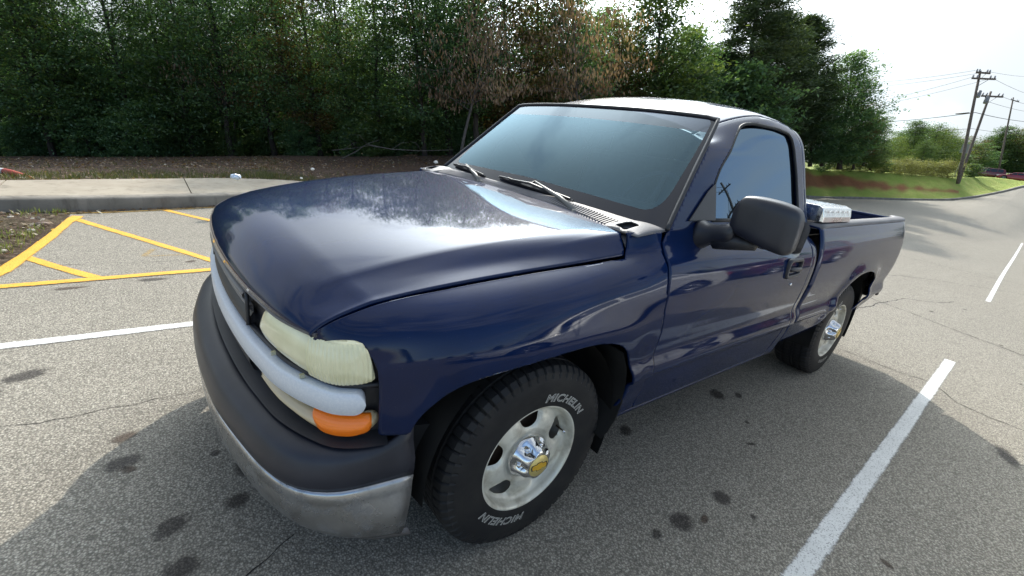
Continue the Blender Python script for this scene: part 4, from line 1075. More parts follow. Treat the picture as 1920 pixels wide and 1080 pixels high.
for a in th:
    xx = np.interp(a, A3, R3); 
    # straight chord between outline corners
    i = np.searchsorted(A3, a)-1; i = min(max(i, 0), len(A3)-2)
    p = np.array([R3[i]*math.cos(A3[i]), R3[i]*math.sin(A3[i])]); q = np.array([R3[i+1]*math.cos(A3[i+1]), R3[i+1]*math.sin(A3[i+1])]); d = np.array([math.cos(a), math.sin(a)]); e = q-p
    M = np.array([[d[0], -e[0]], [d[1], -e[1]]]); R_b = np.linalg.solve(M, p)[0] if abs(np.linalg.det(M)) > 1e-9 else R3[i]
    zb_ = np.interp(a, A3, Z3)
    for f in fr: V.append((-1+R_b*f*math.cos(a), R_b*f*math.sin(a), zb_*max(0.0, (f-.25)/.75)**1.7))
lot = put('parking_lot', mesh('parking_lot', V, orient(np.array(V), grid_faces(len(th), len(fr), wrapu=True), 2), [ASPH], True), kind='structure')
# ---- painted lines
def m_line(name, col, wear):
    m = mat(name, col, .75); t = NT(m); p = t.pos(src='world'); uvn = t.n('ShaderNodeUVMap').outputs[0]
    sp = t.n('ShaderNodeSeparateXYZ'); t.l(uvn, sp.inputs[0])
    ed = t.mth('ABSOLUTE', t.mth('SUBTRACT', sp.outputs[0], .5)); n = t.noise(p, 70, 4, .7); n2 = t.noise(p, 6, 5, .6)
    edge = t.mth('ADD', ed, t.mth('MULTIPLY', t.mth('SUBTRACT', n, .5), .30)); edge = t.mth('ADD', edge, t.mth('MULTIPLY', t.mth('SUBTRACT', n2, .5), .16))
    a = t.rng(edge, .30, .44, 1, 0, True); holes = t.rng(t.noise(p, 150, 3, .7), wear-.04, wear+.06, 1, .15); a = t.mth('MULTIPLY', a, holes)
    t.set('Alpha', a); t.set('Base Color', t.mix(t.rng(n2, .35, .7, 0, .35), col, tuple(v*.62 for v in col)))
    st = t.voro(p, 95, 'Distance'); t.bump(t.mth('SUBTRACT', 1.0, st), .4, .003); return m
WHT = m_line('white_line_paint', (.72, .72, .70), .60); YEL = m_line('yellow_line_paint', (.74, .39, .035), .60); YFT = m_line('faint_yellow_paint', (.50, .33, .10), .44); YOLD = m_line('worn_yellow_paint', (.50, .30, .04), .54)
def line(name, pts, w, m, z=.004):
    P = densify([(p[0], p[1]) for p in pts], .15); T = np.gradient(P, axis=0); T /= np.linalg.norm(T, axis=1)[:, None]; N = np.stack([-T[:, 1], T[:, 0]], -1); w = w*1.0
    V = [(p[0]+n[0]*w/2*s, p[1]+n[1]*w/2*s, z) for p, n in zip(P, N) for s in (-1, 1)]
    me = mesh(name, V, orient(np.array(V), grid_faces(len(P), 2), 2), [m], False); uv = me.uv_layers.new(name='UVMap')
    for l in me.loops: uv.data[l.index].uv = (l.vertex_index % 2, (l.vertex_index//2)*.1)
    return put(name, me, lot)
line('white_stall_line', [(-4.78, 1.482), (-.92, 1.62), (2.5, 1.745)], .104, WHT)
line('white_stall_line', [(3.6, -1.53), (1.2, -1.505), (-1.2, -1.49), (-4.6, -1.45)], .10, WHT)
line('white_stall_line', [(-9.0, 1.29), (-12.8, 1.09), (-20, .75), (-27, .40)], .08, WHT)
line('white_stall_line', [(-4.7, 4.55), (2.5, 4.85)], .11, WHT); line('white_stall_line', [(-4.7, 7.6), (2.5, 7.95)], .11, WHT)
line('yellow_line', [(3.2, -2.43), (1.86, -2.53), (.58, -2.63), (-3.6, -2.92)], .105, YEL, .006)
line('yellow_line', [(1.62, -4.62), (.55, -2.82), (.47, -2.68)], .10, YEL)
line('yellow_line', [(1.84, -3.28), (1.56, -2.86), (1.35, -2.58)], .10, YEL)
line('yellow_line', [(.86, -5.12), (.36, -4.39), (-.6, -2.75)], .10, YEL)
line('yellow_line', [(-.4, -5.4), (-1.9, -2.85)], .10, YEL)
line('yellow_edge_line', [(2.02, -2.60), (1.90, -2.85), (1.83, -3.28), (1.74, -3.87), (1.66, -4.50), (1.60, -4.74)], .13, YEL, .008)
line('yellow_edge_line', [(1.72, -4.88), (1.42, -4.93), (.79, -5.12), (.1, -5.36), (-.4, -5.53)], .05, YOLD, .006)
line('faint_paint_mark', [(1.08, -3.12), (1.0, -3.35)], .06, YFT); line('faint_paint_mark', [(1.08, -3.12), (.75, -3.12)], .035, YFT)
# ---- oil stains: irregular soaked spots on the asphalt
def m_stain(name, col, k):
    m = mat(name, col, .7); t = NT(m); p = t.pos(src='world'); sp = t.n('ShaderNodeSeparateXYZ'); t.l(t.n('ShaderNodeUVMap').outputs[0], sp.inputs[0])
    r = t.mth('ADD', sp.outputs[0], t.mth('MULTIPLY', t.mth('SUBTRACT', t.noise(p, 18, 5, .65), .5), .75)); r = t.mth('ADD', r, t.mth('MULTIPLY', t.mth('SUBTRACT', t.noise(p, 120, 3, .6), .5), .35))
    t.set('Alpha', t.rng(r, .38, .86, k, 0, True)); return m
STN = m_stain('oil_stain_dark', (.040, .033, .030), .62); STB = m_stain('oil_stain_brown', (.075, .050, .034), .72)
rs = random.Random(5)
def stain(x, y, rx, ry, m, rot=0):
    n = 22; V = [(x, y, .0025)]; 
    for k in range(n):
        a = 2*math.pi*k/n; px_, py_ = rx*1.35*math.cos(a), ry*1.35*math.sin(a); V.append((x+px_*math.cos(rot)-py_*math.sin(rot), y+px_*math.sin(rot)+py_*math.cos(rot), .0025))
    F = [(0, 1+k, 1+(k+1) % n) for k in range(n)]; me = mesh('oil_stain', V, F, [m], False); uv = me.uv_layers.new(name='UVMap')
    for l in me.loops: uv.data[l.index].uv = (0 if l.vertex_index == 0 else 1.0, 0)
    put('oil_stain', me, lot)
for x, y, rx, ry, m in [(1.57, -1.11, .10, .055, STN), (1.18, -.37, .045, .035, STB), (1.185, -.19, .065, .05, STN), (.88, -.09, .022, .018, STN), (.845, .235, .05, .045, STN), (1.05, .25, .065, .045, STN), (1.03, .45, .06, .05, STN),
        (.79, .07, .04, .07, STN), (-1.87, .72, .07, .05, STN), (-2.01, .80, .05, .025, STN), (-.95, .68, .055, .04, STN), (-.66, 1.22, .065, .05, STN), (-.76, 1.27, .035, .018, STB), (-.96, 1.24, .055, .045, STN),
        (-.50, 1.205, .03, .02, STN), (-3.0, 2.02, .14, .05, STN), (1.03, -2.47, .10, .04, STN), (1.65, -.98, .03, .02, STN), (-.2, 1.36, .03, .02, STN), (-.98, 1.38, .02, .014, STN), (.35, 1.2, .05, .04, STN), (1.5, -2.4, .10, .03, STB), (.75, -2.9, .05, .03, STB)]:
    stain(x, y, rx, ry, m, rs.uniform(0, .6))
for k in range(46):
    x, y = rs.uniform(-9, 2.6), rs.uniform(-4.2, 3.0); stain(x, y, rs.uniform(.008, .04), rs.uniform(.008, .03), rs.choice([STN, STB]), rs.uniform(0, 3))
# ---- cracks
CRK = mat('crack', (.018, .016, .015), .95)
def crack(pts, w=.006):
    P = densify([(p[0], p[1]) for p in pts], .05); r = random.Random(int(abs(pts[0][0]*100))); b = MB(); off = 0; L_, R_l = [], []
    for i, p in enumerate(P):
        off = off*.9+r.uniform(-.012, .012); t_ = P[min(i+1, len(P)-1)]-P[max(i-1, 0)]; t_ /= np.linalg.norm(t_)+1e-9; n = np.array([-t_[1], t_[0]]); q = p+n*off; ww = w*r.uniform(.35, 1.3)
        L_.append((*(q-n*ww/2), .002)); R_l.append((*(q+n*ww/2), .002))
    k = len(P); b.add(L_+R_l, [(i, i+1, k+i+1, k+i) for i in range(k-1)]); b.build('crack', CRK, lot)
def gz(q): p = onZ(q); return (p[0], p[1])
crack([gz((1578, 655)), gz((1690, 700)), gz((1740, 715)), gz((1800, 757)), gz((1920, 806)), (-2.2, 2.6)], .007)
crack([gz((548, 1000)), gz((505, 1035)), gz((440, 1085)), (1.1, .9)], .006)
crack([gz((1600, 582)), gz((1690, 560)), gz((1750, 566)), gz((1790, 566))], .012); crack([(-6.8, -1.0), (-9.5, .2), (-12, 3)], .012); crack([(-5.6, 3), (-8, -3.5), (-9, -7)], .012); crack([(-13, -6), (-12, 4)], .015)
crack([(3, -.9), (1.2, -.62), (.2, -.8), (-2, -1.1)], .004); crack([(2.6, -3.1), (1.1, -2.95), (-.5, -3.3)], .004)
# ---- kerb and sidewalk
def m_conc(name, c1, c2):
    m = mat(name, c1, .85, spec=.3); t = NT(m); p = t.pos(src='world'); n = t.noise(p, 2.2, 6, .62); n2 = t.noise(p, 60, 3, .6)
    dz = t.noise(t.pos((3, 3, .6), src='world'), 3, 5, .65); c = t.mix(t.rng(n, .35, .7), c1, c2); c = t.mix(t.rng(dz, .52, .72, 0, .6), c, tuple(v*.45 for v in c2)); c = t.mix(t.rng(n2, .6, .8, 0, .35), c, tuple(v*.5 for v in c1)); t.set('Base Color', c); t.bump(n2, .3, .003); return m
CONC = m_conc('pale_concrete', (.36, .315, .25), (.285, .245, .19)); KCON = m_conc('kerb_concrete', (.24, .22, .19), (.13, .118, .10))
KD = densify(KERB, .5)
def offs(P, d):
    T = np.gradient(P[:, :2], axis=0); T /= np.linalg.norm(T, axis=1)[:, None]; N = np.stack([-T[:, 1], T[:, 0]], -1); Q = P.copy(); Q[:, :2] += N*d; return Q
KD = KD[KD[:, 0] < 39]
sgn = 1.0 if offs(KD, 1.0)[len(KD)//8][1] < KD[len(KD)//8][1] else -1.0
SW_FRONT = [(20, -2.6), (11, -3.5), (6, -4.15), (3.4, -4.62), (2.19, -4.86), (1.41, -5.02), (.55, -5.26), (-.4, -5.58), (-1.5, -6.0), (-2.2, -6.29)]
V = []
for P_, z in ((KD, -.02), (offs(KD, .012*sgn), .13), (offs(KD, .035*sgn), .152), (offs(KD, .16*sgn), .155), (offs(KD, .17*sgn), -.05)):
    for p in P_: V.append((p[0], p[1], p[2]+z))
V = np.array(V); put('kerb', mesh('kerb', V, orient(V, grid_faces(5, len(KD)), 2), [KCON], True), kind='structure')
F_ = densify(SW_FRONT, .25); B_ = densify([(20, -4.2), (12, -4.9), (6, -5.4), (3.2, -5.72), (2.32, -5.95), (1.5, -6.27), (.83, -6.53), (-.1, -6.86), (-.7, -6.93), (-1.3, -6.85), (-2.2, -6.55)], .25)
s1 = np.linspace(0, 1, 140); Fp = np.stack([np.interp(s1, np.linspace(0, 1, len(F_)), F_[:, k]) for k in (0, 1)], -1)
# pair the back line by nearest x so slabs stay square
Bp = np.stack([Fp[:, 0]+.30*np.clip((4-Fp[:, 0])/4, 0, 1)*0, np.interp(-Fp[:, 0], -B_[:, 0], B_[:, 1])], -1)
Fo = Fp.copy(); Fo[:, 1] -= .165
sw = put('sidewalk', None, kind='structure'); sw.empty_display_size = .2
k0 = 0
cuts = [i for i in range(0, 140, 11)]+[139]
for a, b in zip(cuts[:-1], cuts[1:]):
    V = []
    for i in range(a, b+1):
        sh = .006 if i == a else (-.006 if i == b else 0)
        for P_, z in ((Fo, .155), (Bp, .160), (Bp+np.array([0, -.003]), .03), (Fo, .03)): V.append((P_[i, 0]-sh, P_[i, 1], z))
    V = np.array(V); n = b-a+1; F = [(i*4+k, i*4+(k+1) % 4, (i+1)*4+(k+1) % 4, (i+1)*4+k) for i in range(n-1) for k in range(4)]+[(0, 1, 2, 3), tuple(range((n-1)*4, n*4))]
    me = mesh('slab', V, F, [CONC], False); bm = bmesh.new(); bm.from_mesh(me); bmesh.ops.recalc_face_normals(bm, faces=bm.faces); bm.to_mesh(me); bm.free(); put('slab', me, sw)
# ---- bank, verge, forest floor
PX = np.array([-1500, -700, -300, -100, 100, 300, 472, 528, 700, 860, 1000, 1200, 1400, 1530, 1600, 1700, 1787, 1835, 1880, 1920, 1990])
KB = [(20, -4.2, .13), (9, -5.1, .13), (4.6, -5.55, .13), (3.1, -5.75, .13), (1.9, -6.13, .14), (.83, -6.54, .14), (-.41, -6.94, .14), (-.9, -6.93, .14), (-2.8, -6.75, .14), (-6, -8.0, .13), (-10, -9.3, .13), (-18, -11.05, .13), (-28, -12.1, .03)]+[(p[0], p[1]-.17, p[2]+.13) for p in RK]
FQ = [(-1500, 293, 13), (-700, 293, 14), (-300, 293, 14.5), (-100, 294, 15), (100, 294, 15), (300, 294, 15), (472, 294, 15), (528, 294, 15), (700, 293.5, 15), (860, 293, 15.5), (1000, 292, 17), (1200, 292, 21), (1400, 296, 26), (1530, 318, 35.5), (1600, 321, 37), (1700, 327, 38.5), (1787, 334, 39.5), (1835, 333, 45), (1880, 336, 50), (1920, 341, 54), (1990, 338, 60)]
FP = [tuple(at((q[0], q[1]), q[2])) for q in FQ]
GP = [tuple(at((q[0], q[1]-(4 if q[0] < 1500 else 2)), q[2]+(14 if q[0] < 1450 else 34))) for q in FQ]
HP = [tuple(at((q[0], q[1]-(10 if q[0] < 1500 else 12)), 320)) for q in FQ]
q = np.linspace(0, 1, 330); ii = np.linspace(0, 1, len(PX))
def up_(P): P = np.array(P); return np.stack([pch(ii, P[:, k], q) for k in range(3)], -1)
KU, FU, GU, HU = up_(KB), up_(FP), up_(GP), up_(HP); PXU = np.interp(q, ii, PX)
rows = np.concatenate([np.linspace(0, 1, 46), 1+np.linspace(.06, 1, 12), 2+np.linspace(.1, 1, 8)]); V = []; att = []
from mathutils import noise as mn
def terr(i, r):
    if r <= 1: p = KU[i]+(FU[i]-KU[i])*r
    elif r <= 2: p = FU[i]+(GU[i]-FU[i])*(r-1)
    else: p = GU[i]+(HU[i]-GU[i])*(r-2)
    return p
for i in range(len(q)):
    for r in rows:
        p = terr(i, r); am = .0 if r == 0 else (.05 if PXU[i] < 1500 else .10)*min(1, r*6); z = p[2]+am*mn.noise(Vector((p[0]*.5, p[1]*.5, 0)))+am*.4*mn.noise(Vector((p[0]*2.1, p[1]*2.1, 3)))
        V.append((p[0], p[1], z)); x = PXU[i]; gr = float(sst(1440, 1540, np.array(x)))
        w = float(np.interp(x, [1500, 1530, 1640, 1720, 1800], [.28, .24, .12, .05, 0])); c_ = float(np.interp(x, [1530, 1800], [.60, .30])); cl = float(sst(w+.14, w-.10, np.array(abs(r-c_)+.16*mn.noise(Vector((p[0]*.6, p[1]*1.5, 9)))))) if x > 1480 and x < 1810 else 0
        edge = float(sst(.16, .0, np.array(r))) if x < 1450 else 0
        att.append((gr, cl*(w > 0), edge, 1))
V = np.array(V); nr_ = len(rows)
def m_ground():
    m = mat('verge_ground', (.08, .06, .04), .95, spec=.2); t = NT(m); p = t.pos(src='world'); at_ = t.n('ShaderNodeAttribute'); at_.attribute_name = 'zone'; s = t.n('ShaderNodeSeparateColor'); t.l(at_.outputs['Color'], s.inputs[0])
    n = t.noise(p, 3, 6, .7); n2 = t.noise(p, 24, 4, .7); v = t.voro(p, 34, 'Color'); vs = t.n('ShaderNodeSeparateColor'); t.l(v, vs.inputs[0])
    soil = t.mix(t.rng(n, .3, .7), (.036, .022, .016), (.080, .048, .034)); leaf = t.ramp(vs.outputs[0], [(0, (.03, .02, .014)), (.5, (.062, .038, .028)), (.85, (.125, .082, .062)), (1, (.26, .20, .16))]); soil = t.mix(.55, soil, leaf)
    gn = t.rng(n, .42, .62); soil = t.mix(t.mth('MULTIPLY', gn, t.rng(s.outputs[2], 0, 1, .05, .75)), soil, (.060, .070, .022))
    n3 = t.noise(p, .5, 5, .6)
    gcol = t.mix(t.rng(n3, .35, .65), (.24, .33, .06), (.38, .42, .10)); gcol = t.mix(t.rng(n2, .35, .75, 0, .6), gcol, (.085, .13, .028)); gcol = t.mix(t.rng(t.noise(p, 1.2, 5, .6), .5, .7, 0, .5), gcol, (.32, .26, .10))
    clay = t.mix(t.rng(n2, .3, .7), (.23, .085, .040), (.28, .13, .065)); clay = t.mix(t.rng(n, .5, .7, 0, .7), clay, (.12, .075, .03))
    c = t.mix(s.outputs[0], soil, gcol); c = t.mix(s.outputs[1], c, clay); t.set('Base Color', c); t.bump(t.mth('ADD', n2, vs.outputs[1]), .8, .03); return m
me = mesh('verge', V, orient(V, grid_faces(len(q), nr_), 2), [m_ground()]); ca = me.color_attributes.new('zone', 'FLOAT_COLOR', 'POINT')
ca.data.foreach_set('color', np.array(att, dtype=np.float32).ravel()); put('ground', me, kind='structure')
# base sheet out to the horizon
b = MB(); b.add([(-900, -900, -14), (900, -900, -14), (900, 900, -6), (-900, 900, -6)], [(0, 1, 2, 3)]); b.build('far_ground', mat('far_ground', (.10, .11, .05), .95), kind='structure')
# planter corner of soil and weeds
PLP = rpoly([(1.98, -2.75), (1.86, -3.28), (1.77, -3.87), (1.69, -4.50), (1.66, -4.84), (2.2, -4.84), (3.4, -4.60), (6, -4.13), (6, -2.4), (3.0, -2.6)], .05, 3)
xs, ys = np.meshgrid(np.arange(1.60, 6.0, .05), np.arange(-4.9, -2.35, .05), indexing='ij'); V = np.array([(a, b_, 0) for a, b_ in zip(xs.ravel(), ys.ravel())]); F = grid_faces(*xs.shape)
V, F = clip(V, F, sdpoly(V[:, :2], PLP)); sdp = sdpoly(V[:, :2], PLP)
for i in range(len(V)): V[i, 2] = .010+.05*float(sst(0, .25, np.array(sdp[i])))*(.6+.8*mn.noise(Vector((V[i, 0]*4, V[i, 1]*4, 0)))) + .006*mn.noise(Vector((V[i, 0]*17, V[i, 1]*17, 0)))
me = mesh('planter_soil', V, orient(V, F, 2), [bpy.data.materials['verge_ground']]); ca = me.color_attributes.new('zone', 'FLOAT_COLOR', 'POINT'); ca.data.foreach_set('color', np.tile(np.array([0, 0, .35, 1], dtype=np.float32), len(V))); put('planter_soil', me, kind='structure')
# =================================================================== VEGETATION
def quads_mesh(name, C, U, W, m, cols=None):
    """leaf cards: centres C, half axes U and W -> diamond quads"""
    n = len(C); V = np.empty((n, 4, 3)); V[:, 0] = C-U; V[:, 1] = C+W*.62-U*.1; V[:, 2] = C+U; V[:, 3] = C-W*.62-U*.1
    me = bpy.data.meshes.new(name); me.vertices.add(4*n); me.vertices.foreach_set('co', V.astype(np.float32).ravel()); me.loops.add(4*n); me.loops.foreach_set('vertex_index', np.arange(4*n, dtype=np.int32))
    me.polygons.add(n); me.polygons.foreach_set('loop_start', np.arange(0, 4*n, 4, dtype=np.int32)); me.polygons.foreach_set('loop_total', np.full(n, 4, dtype=np.int32)); me.materials.append(m)
    if cols is not None:
        a = me.attributes.new('tone', 'FLOAT', 'FACE'); a.data.foreach_set('value', cols.astype(np.float32))
    me.update(); return me
def m_leaf(name, c1, c2, c3, tr=.45):
    m = bpy.data.materials.new(name); m.use_nodes = True; t = NT(m); t.t.nodes.remove(t.b)
    a = t.n('ShaderNodeAttribute'); a.attribute_name = 'tone'; oi = t.n('ShaderNodeObjectInfo')
    f = t.mth('ADD', t.mth('MULTIPLY', a.outputs['Fac'], .75), t.mth('MULTIPLY', oi.outputs['Random'], .25)); c = t.ramp(f, [(0, c1), (.5, c2), (1, c3)])
    d = t.n('ShaderNodeBsdfDiffuse'); l = t.n('ShaderNodeBsdfTranslucent'); g = t.n('ShaderNodeBsdfGlossy'); g.inputs['Roughness'].default_value = .45; g.inputs['Color'].default_value = (.6, .7, .6, 1)
    t.l(c, d.inputs['Color']); t.l(t.mix(1.0, c, (1.5, 1.6, .8), 'MULTIPLY'), l.inputs['Color'])
    x = t.n('ShaderNodeMixShader'); x.inputs[0].default_value = tr; t.l(d.outputs[0], x.inputs[1]); t.l(l.outputs[0], x.inputs[2])
    y = t.n('ShaderNodeMixShader'); y.inputs[0].default_value = .05; t.l(x.outputs[0], y.inputs[1]); t.l(g.outputs[0], y.inputs[2]); t.l(y.outputs[0], t.out.inputs['Surface']); return m
LEAF_D = m_leaf('leaf_dark', (.042, .085, .042), (.085, .158, .072), (.165, .235, .09))
LEAF_M = m_leaf('leaf_mid', (.034, .068, .026), (.070, .115, .038), (.13, .16, .045))
LEAF_Y = m_leaf('leaf_yellow_green', (.065, .095, .022), (.13, .165, .035), (.22, .22, .06))
LEAF_A = m_leaf('leaf_autumn', (.060, .040, .018), (.11, .075, .028), (.17, .13, .045))
LEAF_B = m_leaf('leaf_brown_dead', (.085, .042, .026), (.17, .095, .060), (.30, .20, .14), .35)
NEED = m_leaf('pine_needles', (.022, .040, .016), (.042, .064, .024), (.075, .095, .035), .3)
WEED = m_leaf('pale_weed', (.12, .125, .045), (.20, .19, .075), (.30, .27, .13))
def m_bark(name, c):
    m = mat(name, c, .95); t = NT(m); p = t.pos((9, 9, 1.6)); n = t.noise(p, 2.5, 5, .65); t.set('Base Color', t.mix(t.rng(n, .35, .7), tuple(v*.5 for v in c), tuple(v*1.5 for v in c))); t.bump(n, .7, .03); return m
BARK = m_bark('dark_bark', (.045, .035, .028)); BARKG = m_bark('grey_bark', (.11, .095, .085))
def make_tree(H, W, bf, nb, ppb, lpp, leaf, seed, lm, bark, kind='dec', tr=.10, flat=.34, puff=.34, lean=0, droop=False):
    r = np.random.default_rng(seed); limbs = MB(); C = []; wt_ = []
    tp = []; px = py = 0
    for i in range(9):
        h = H*i/8; px += r.normal(0, .035*H/8); py += r.normal(0, .035*H/8); tp.append(np.array([px+lean*h, py, h]))
    tp[0][2] = -.25
    rad = [tr*(1-.88*i/8)*(1.35 if i == 0 else 1) for i in range(9)]; limbs.tube([tuple(p) for p in tp], rad, 7)
    def trunk(h): k = min(h/H*8, 7.999); i = int(k); return tp[i]*(1-(k-i))+tp[i+1]*(k-i)
    for b in range(nb):
        u = (b+.5)/nb; h = H*(bf+(1-bf)*u**.95)
        if kind == 'pine': rl = W/2*(1-u)**.62*(.30+.70*min(1, u*3.2)) * r.uniform(.65, 1.15)
        else: rl = W/2*math.sin(math.pi*min(.97, .16+.82*u))**.55*r.uniform(.55, 1.15)
        az = b*2.39996+r.normal(0, .3); el = (.10+.35*u if kind == 'pine' else .35+.6*u)+r.normal(0, .15)
        st = trunk(max(h-rl*math.sin(el)*.6, H*.04)); en = st+np.array([math.cos(az)*math.cos(el), math.sin(az)*math.cos(el), math.sin(el)])*rl
        mid = (st+en)/2+np.array([0, 0, .06*rl]); limbs.tube([tuple(st), tuple(mid), tuple(en)], [tr*.30*(1-u*.6), tr*.18*(1-u*.5), .006], 4, False)
        for s in range(ppb):
            f = .25+.8*(s+r.uniform(0, 1))/ppb; side = r.normal(0, .22*rl); c = st+(en-st)*f+np.array([-math.sin(az)*side, math.cos(az)*side, r.normal(0, .06*rl)-(.10*rl*f*f if kind == 'pine' else 0)])
            if s % 2 == 0: limbs.tube([tuple(st+(en-st)*min(f*.8, .9)), tuple(c)], [.010, .003], 3, False)
            n = int(lpp*r.uniform(.4, 1.5)*(1 if kind == 'pine' or H < 3 else float(np.interp(c[2]/H, [0, .45, .75, 1], [1.15, 1.0, .62, .42])))); sc = puff*(.6+.6*r.random()); q_ = r.normal(0, 1, (n, 3))*[sc, sc, sc*flat]+c; C.append(q_); wt_.append(np.full(n, np.clip(.0+.85*r.random()**1.3+.15*(c[2]/H), 0, 1)))
    C = np.vstack(C); n = len(C); tone = np.clip(np.concatenate(wt_)+r.normal(0, .14, n), 0, 1)
    a = r.uniform(0, 2*math.pi, n); t_ = r.normal(0, .5, n)
    if kind == 'pine':
        U = np.stack([np.cos(a)*np.cos(t_), np.sin(a)*np.cos(t_), np.sin(t_)+.35], -1)*(leaf*r.uniform(.8, 1.5, n))[:, None]; Wv = np.cross(U, r.normal(0, 1, (n, 3))); Wv /= np.linalg.norm(Wv, axis=1)[:, None]; Wv *= leaf*.30
    elif droop:
        U = np.stack([np.cos(a)*.35, np.sin(a)*.35, -1+0*a], -1)*(leaf*r.uniform(.7, 1.3, n))[:, None]; Wv = np.cross(U, r.normal(0, 1, (n, 3))); Wv /= np.linalg.norm(Wv, axis=1)[:, None]; Wv *= leaf*.55
    else:
        U = np.stack([np.cos(a)*np.cos(t_), np.sin(a)*np.cos(t_), np.sin(t_)], -1)*(leaf*r.uniform(.55, 1.25, n))[:, None]; Nn = r.normal(0, .55, (n, 3))+[0, 0, 1]; Wv = np.cross(U, Nn); Wv /= np.linalg.norm(Wv, axis=1)[:, None]; Wv *= (leaf*.75)
    crown = quads_mesh('crown', C, U, Wv, lm, tone); tm = mesh('trunk', limbs.V, limbs.F, [bark]); return tm, crown, H
TREES = {}
def T_(key, *a, **k): TREES[key] = make_tree(*a, **k)
T_('d1', 8.5, 5.4, .13, 50, 8, 44, .074, 1, LEAF_D, BARK, tr=.10, puff=.42, flat=.26)
T_('d2', 9.2, 5.8, .20, 48, 8, 44, .074, 2, LEAF_D, BARK, tr=.13, lean=.05, puff=.42, flat=.26)
T_('d3', 7.8, 4.8, .10, 46, 8, 42, .072, 3, LEAF_M, BARK, tr=.08, lean=-.04, puff=.40, flat=.28)
T_('d4', 9.6, 5.4, .24, 46, 8, 44, .076, 4, LEAF_D, BARK, tr=.14, lean=-.05, puff=.42, flat=.26)
T_('d5', 8.2, 5.4, .14, 46, 8, 40, .070, 5, LEAF_A, BARK, tr=.10, lean=.03, puff=.40, flat=.3)
T_('y1', 6.5, 5.2, .03, 44, 8, 40, .080, 6, LEAF_Y, BARK, tr=.07, puff=.40)
T_('b1', 5.8, 7.4, .42, 24, 8, 20, .100, 7, LEAF_B, BARKG, tr=.08, droop=True, lean=.34, puff=.42, flat=.40)
T_('p1', 10.5, 6.4, .12, 70, 8, 60, .115, 8, NEED, BARK, kind='pine', tr=.18, puff=.27, flat=.5)
T_('p2', 9.5, 4.6, .15, 60, 8, 56, .115, 9, NEED, BARK, kind='pine', tr=.15, puff=.27, flat=.5, lean=.02)
T_('r1', 8.0, 5.6, .05, 60, 9, 50, .095, 10, LEAF_D, BARK, tr=.14, puff=.36)
T_('r2', 7.0, 6.0, .04, 58, 9, 48, .090, 11, LEAF_M, BARK, tr=.12, puff=.38)
T_('s1', 1.9, 2.4, .02, 26, 6, 40, .060, 12, LEAF_D, BARK, tr=.03, puff=.20)
T_('s2', 1.5, 2.2, .02, 24, 6, 40, .058, 13, LEAF_M, BARK, tr=.025, puff=.20)
T_('w1', 1.4, 2.6, .02, 20, 5, 44, .050, 14, WEED, BARK, tr=.02, puff=.22, flat=.7)
tr_rng = random.Random(11)
def plant(key, px, py, depth, top=None, label='', cat='tree', name='forest_tree', group=None, wk=1.0, rot=None, hs=None):
    tm, cm, H = TREES[key]; p = at((px, py), depth)
    s = hs if hs else 1.0
    if top is not None:
        q_ = at((px, top), depth); s = float(np.linalg.norm(q_-p))/H*1.03
    e = thing(name, label, cat, tuple(p), 0, group); e.rotation_mode = 'QUATERNION'
    e.rotation_quaternion = GQ @ Quaternion((0, 0, 1), tr_rng.uniform(0, 6.28) if rot is None else rot); e.scale = (s*wk, s*wk, s)
    put('trunk', tm, e); put('crown', cm, e); return e
def words_for(px): return px
left = [('d1', -330), ('d2', -240), ('d5', -150), ('d4', -60), ('d2', 25), ('d1', 108), ('d3', 150), ('d4', 190), ('d2', 262), ('d1', 330), ('d3', 372), ('d2', 430), ('d1', 505), ('d4', 560), ('d5', 612), ('d2', 672), ('d3', 730), ('d1', 790), ('d4', 850), ('d2', 905), ('d5', 955)]
LB = 'dark green broadleaf tree in the second row of the dense wood behind the verge'
LL = ['dark tree far outside the left edge of the frame', 'dark tree well outside the left edge of the frame', 'russet tinged tree just outside the left edge', 'dark tree whose crown leans in over the left edge', 'dark tree right behind the bent red and white rail', 'dark tree just right of the bent rail with a slanting trunk', 'slim green tree above the left third of the sidewalk', 'tall dark tree with a bare lower trunk above the yellow hatching',
 'broad dark tree above the middle of the yellow hatching', 'dark tree above the right end of the yellow hatching', 'slim green tree left of the plastic bag', 'tall dark tree standing right above the plastic bag', 'dark tree above the front lip of the truck hood', 'tall dark tree left of the pinkish dead leaves patch', 'russet tinged tree above the paper scrap on the verge', 'dark tree above the left half of the hood', 'slim green tree above the middle of the hood', 'dark tree over the long bare fallen branch', 'tall dark tree directly behind the leaning dead leaved tree', 'dark tree behind the passenger pillar of the windshield', 'russet tinged tree above the top left corner of the windshield']
for i, (k, px) in enumerate(left):
    plant(k, px+tr_rng.uniform(-10, 10), 292, 15.4+tr_rng.uniform(-.2, 1.4), top=tr_rng.uniform(-95, -30), label=LL[i], group='front row of the dense wood')
for i in range(20):
    px = -380+i*68+tr_rng.uniform(-20, 20); plant(tr_rng.choice(['d1', 'd2', 'd3', 'd4']), px, 290, 18.5+tr_rng.uniform(0, 2), top=tr_rng.uniform(-30, 70) if px < 950 else tr_rng.uniform(30, 90), label=LB, group='dense wood behind the verge')
for i in range(16):
    px = -400+i*90+tr_rng.uniform(-20, 20); plant(tr_rng.choice(['y1', 'd3', 'd5', 'd1']), px, 288, 24+tr_rng.uniform(0, 4), top=tr_rng.uniform(60, 130), label='sunlit yellow green tree glimpsed deeper inside the wood behind the verge', name='inner_wood_tree', group='sunlit trees deeper in the wood')
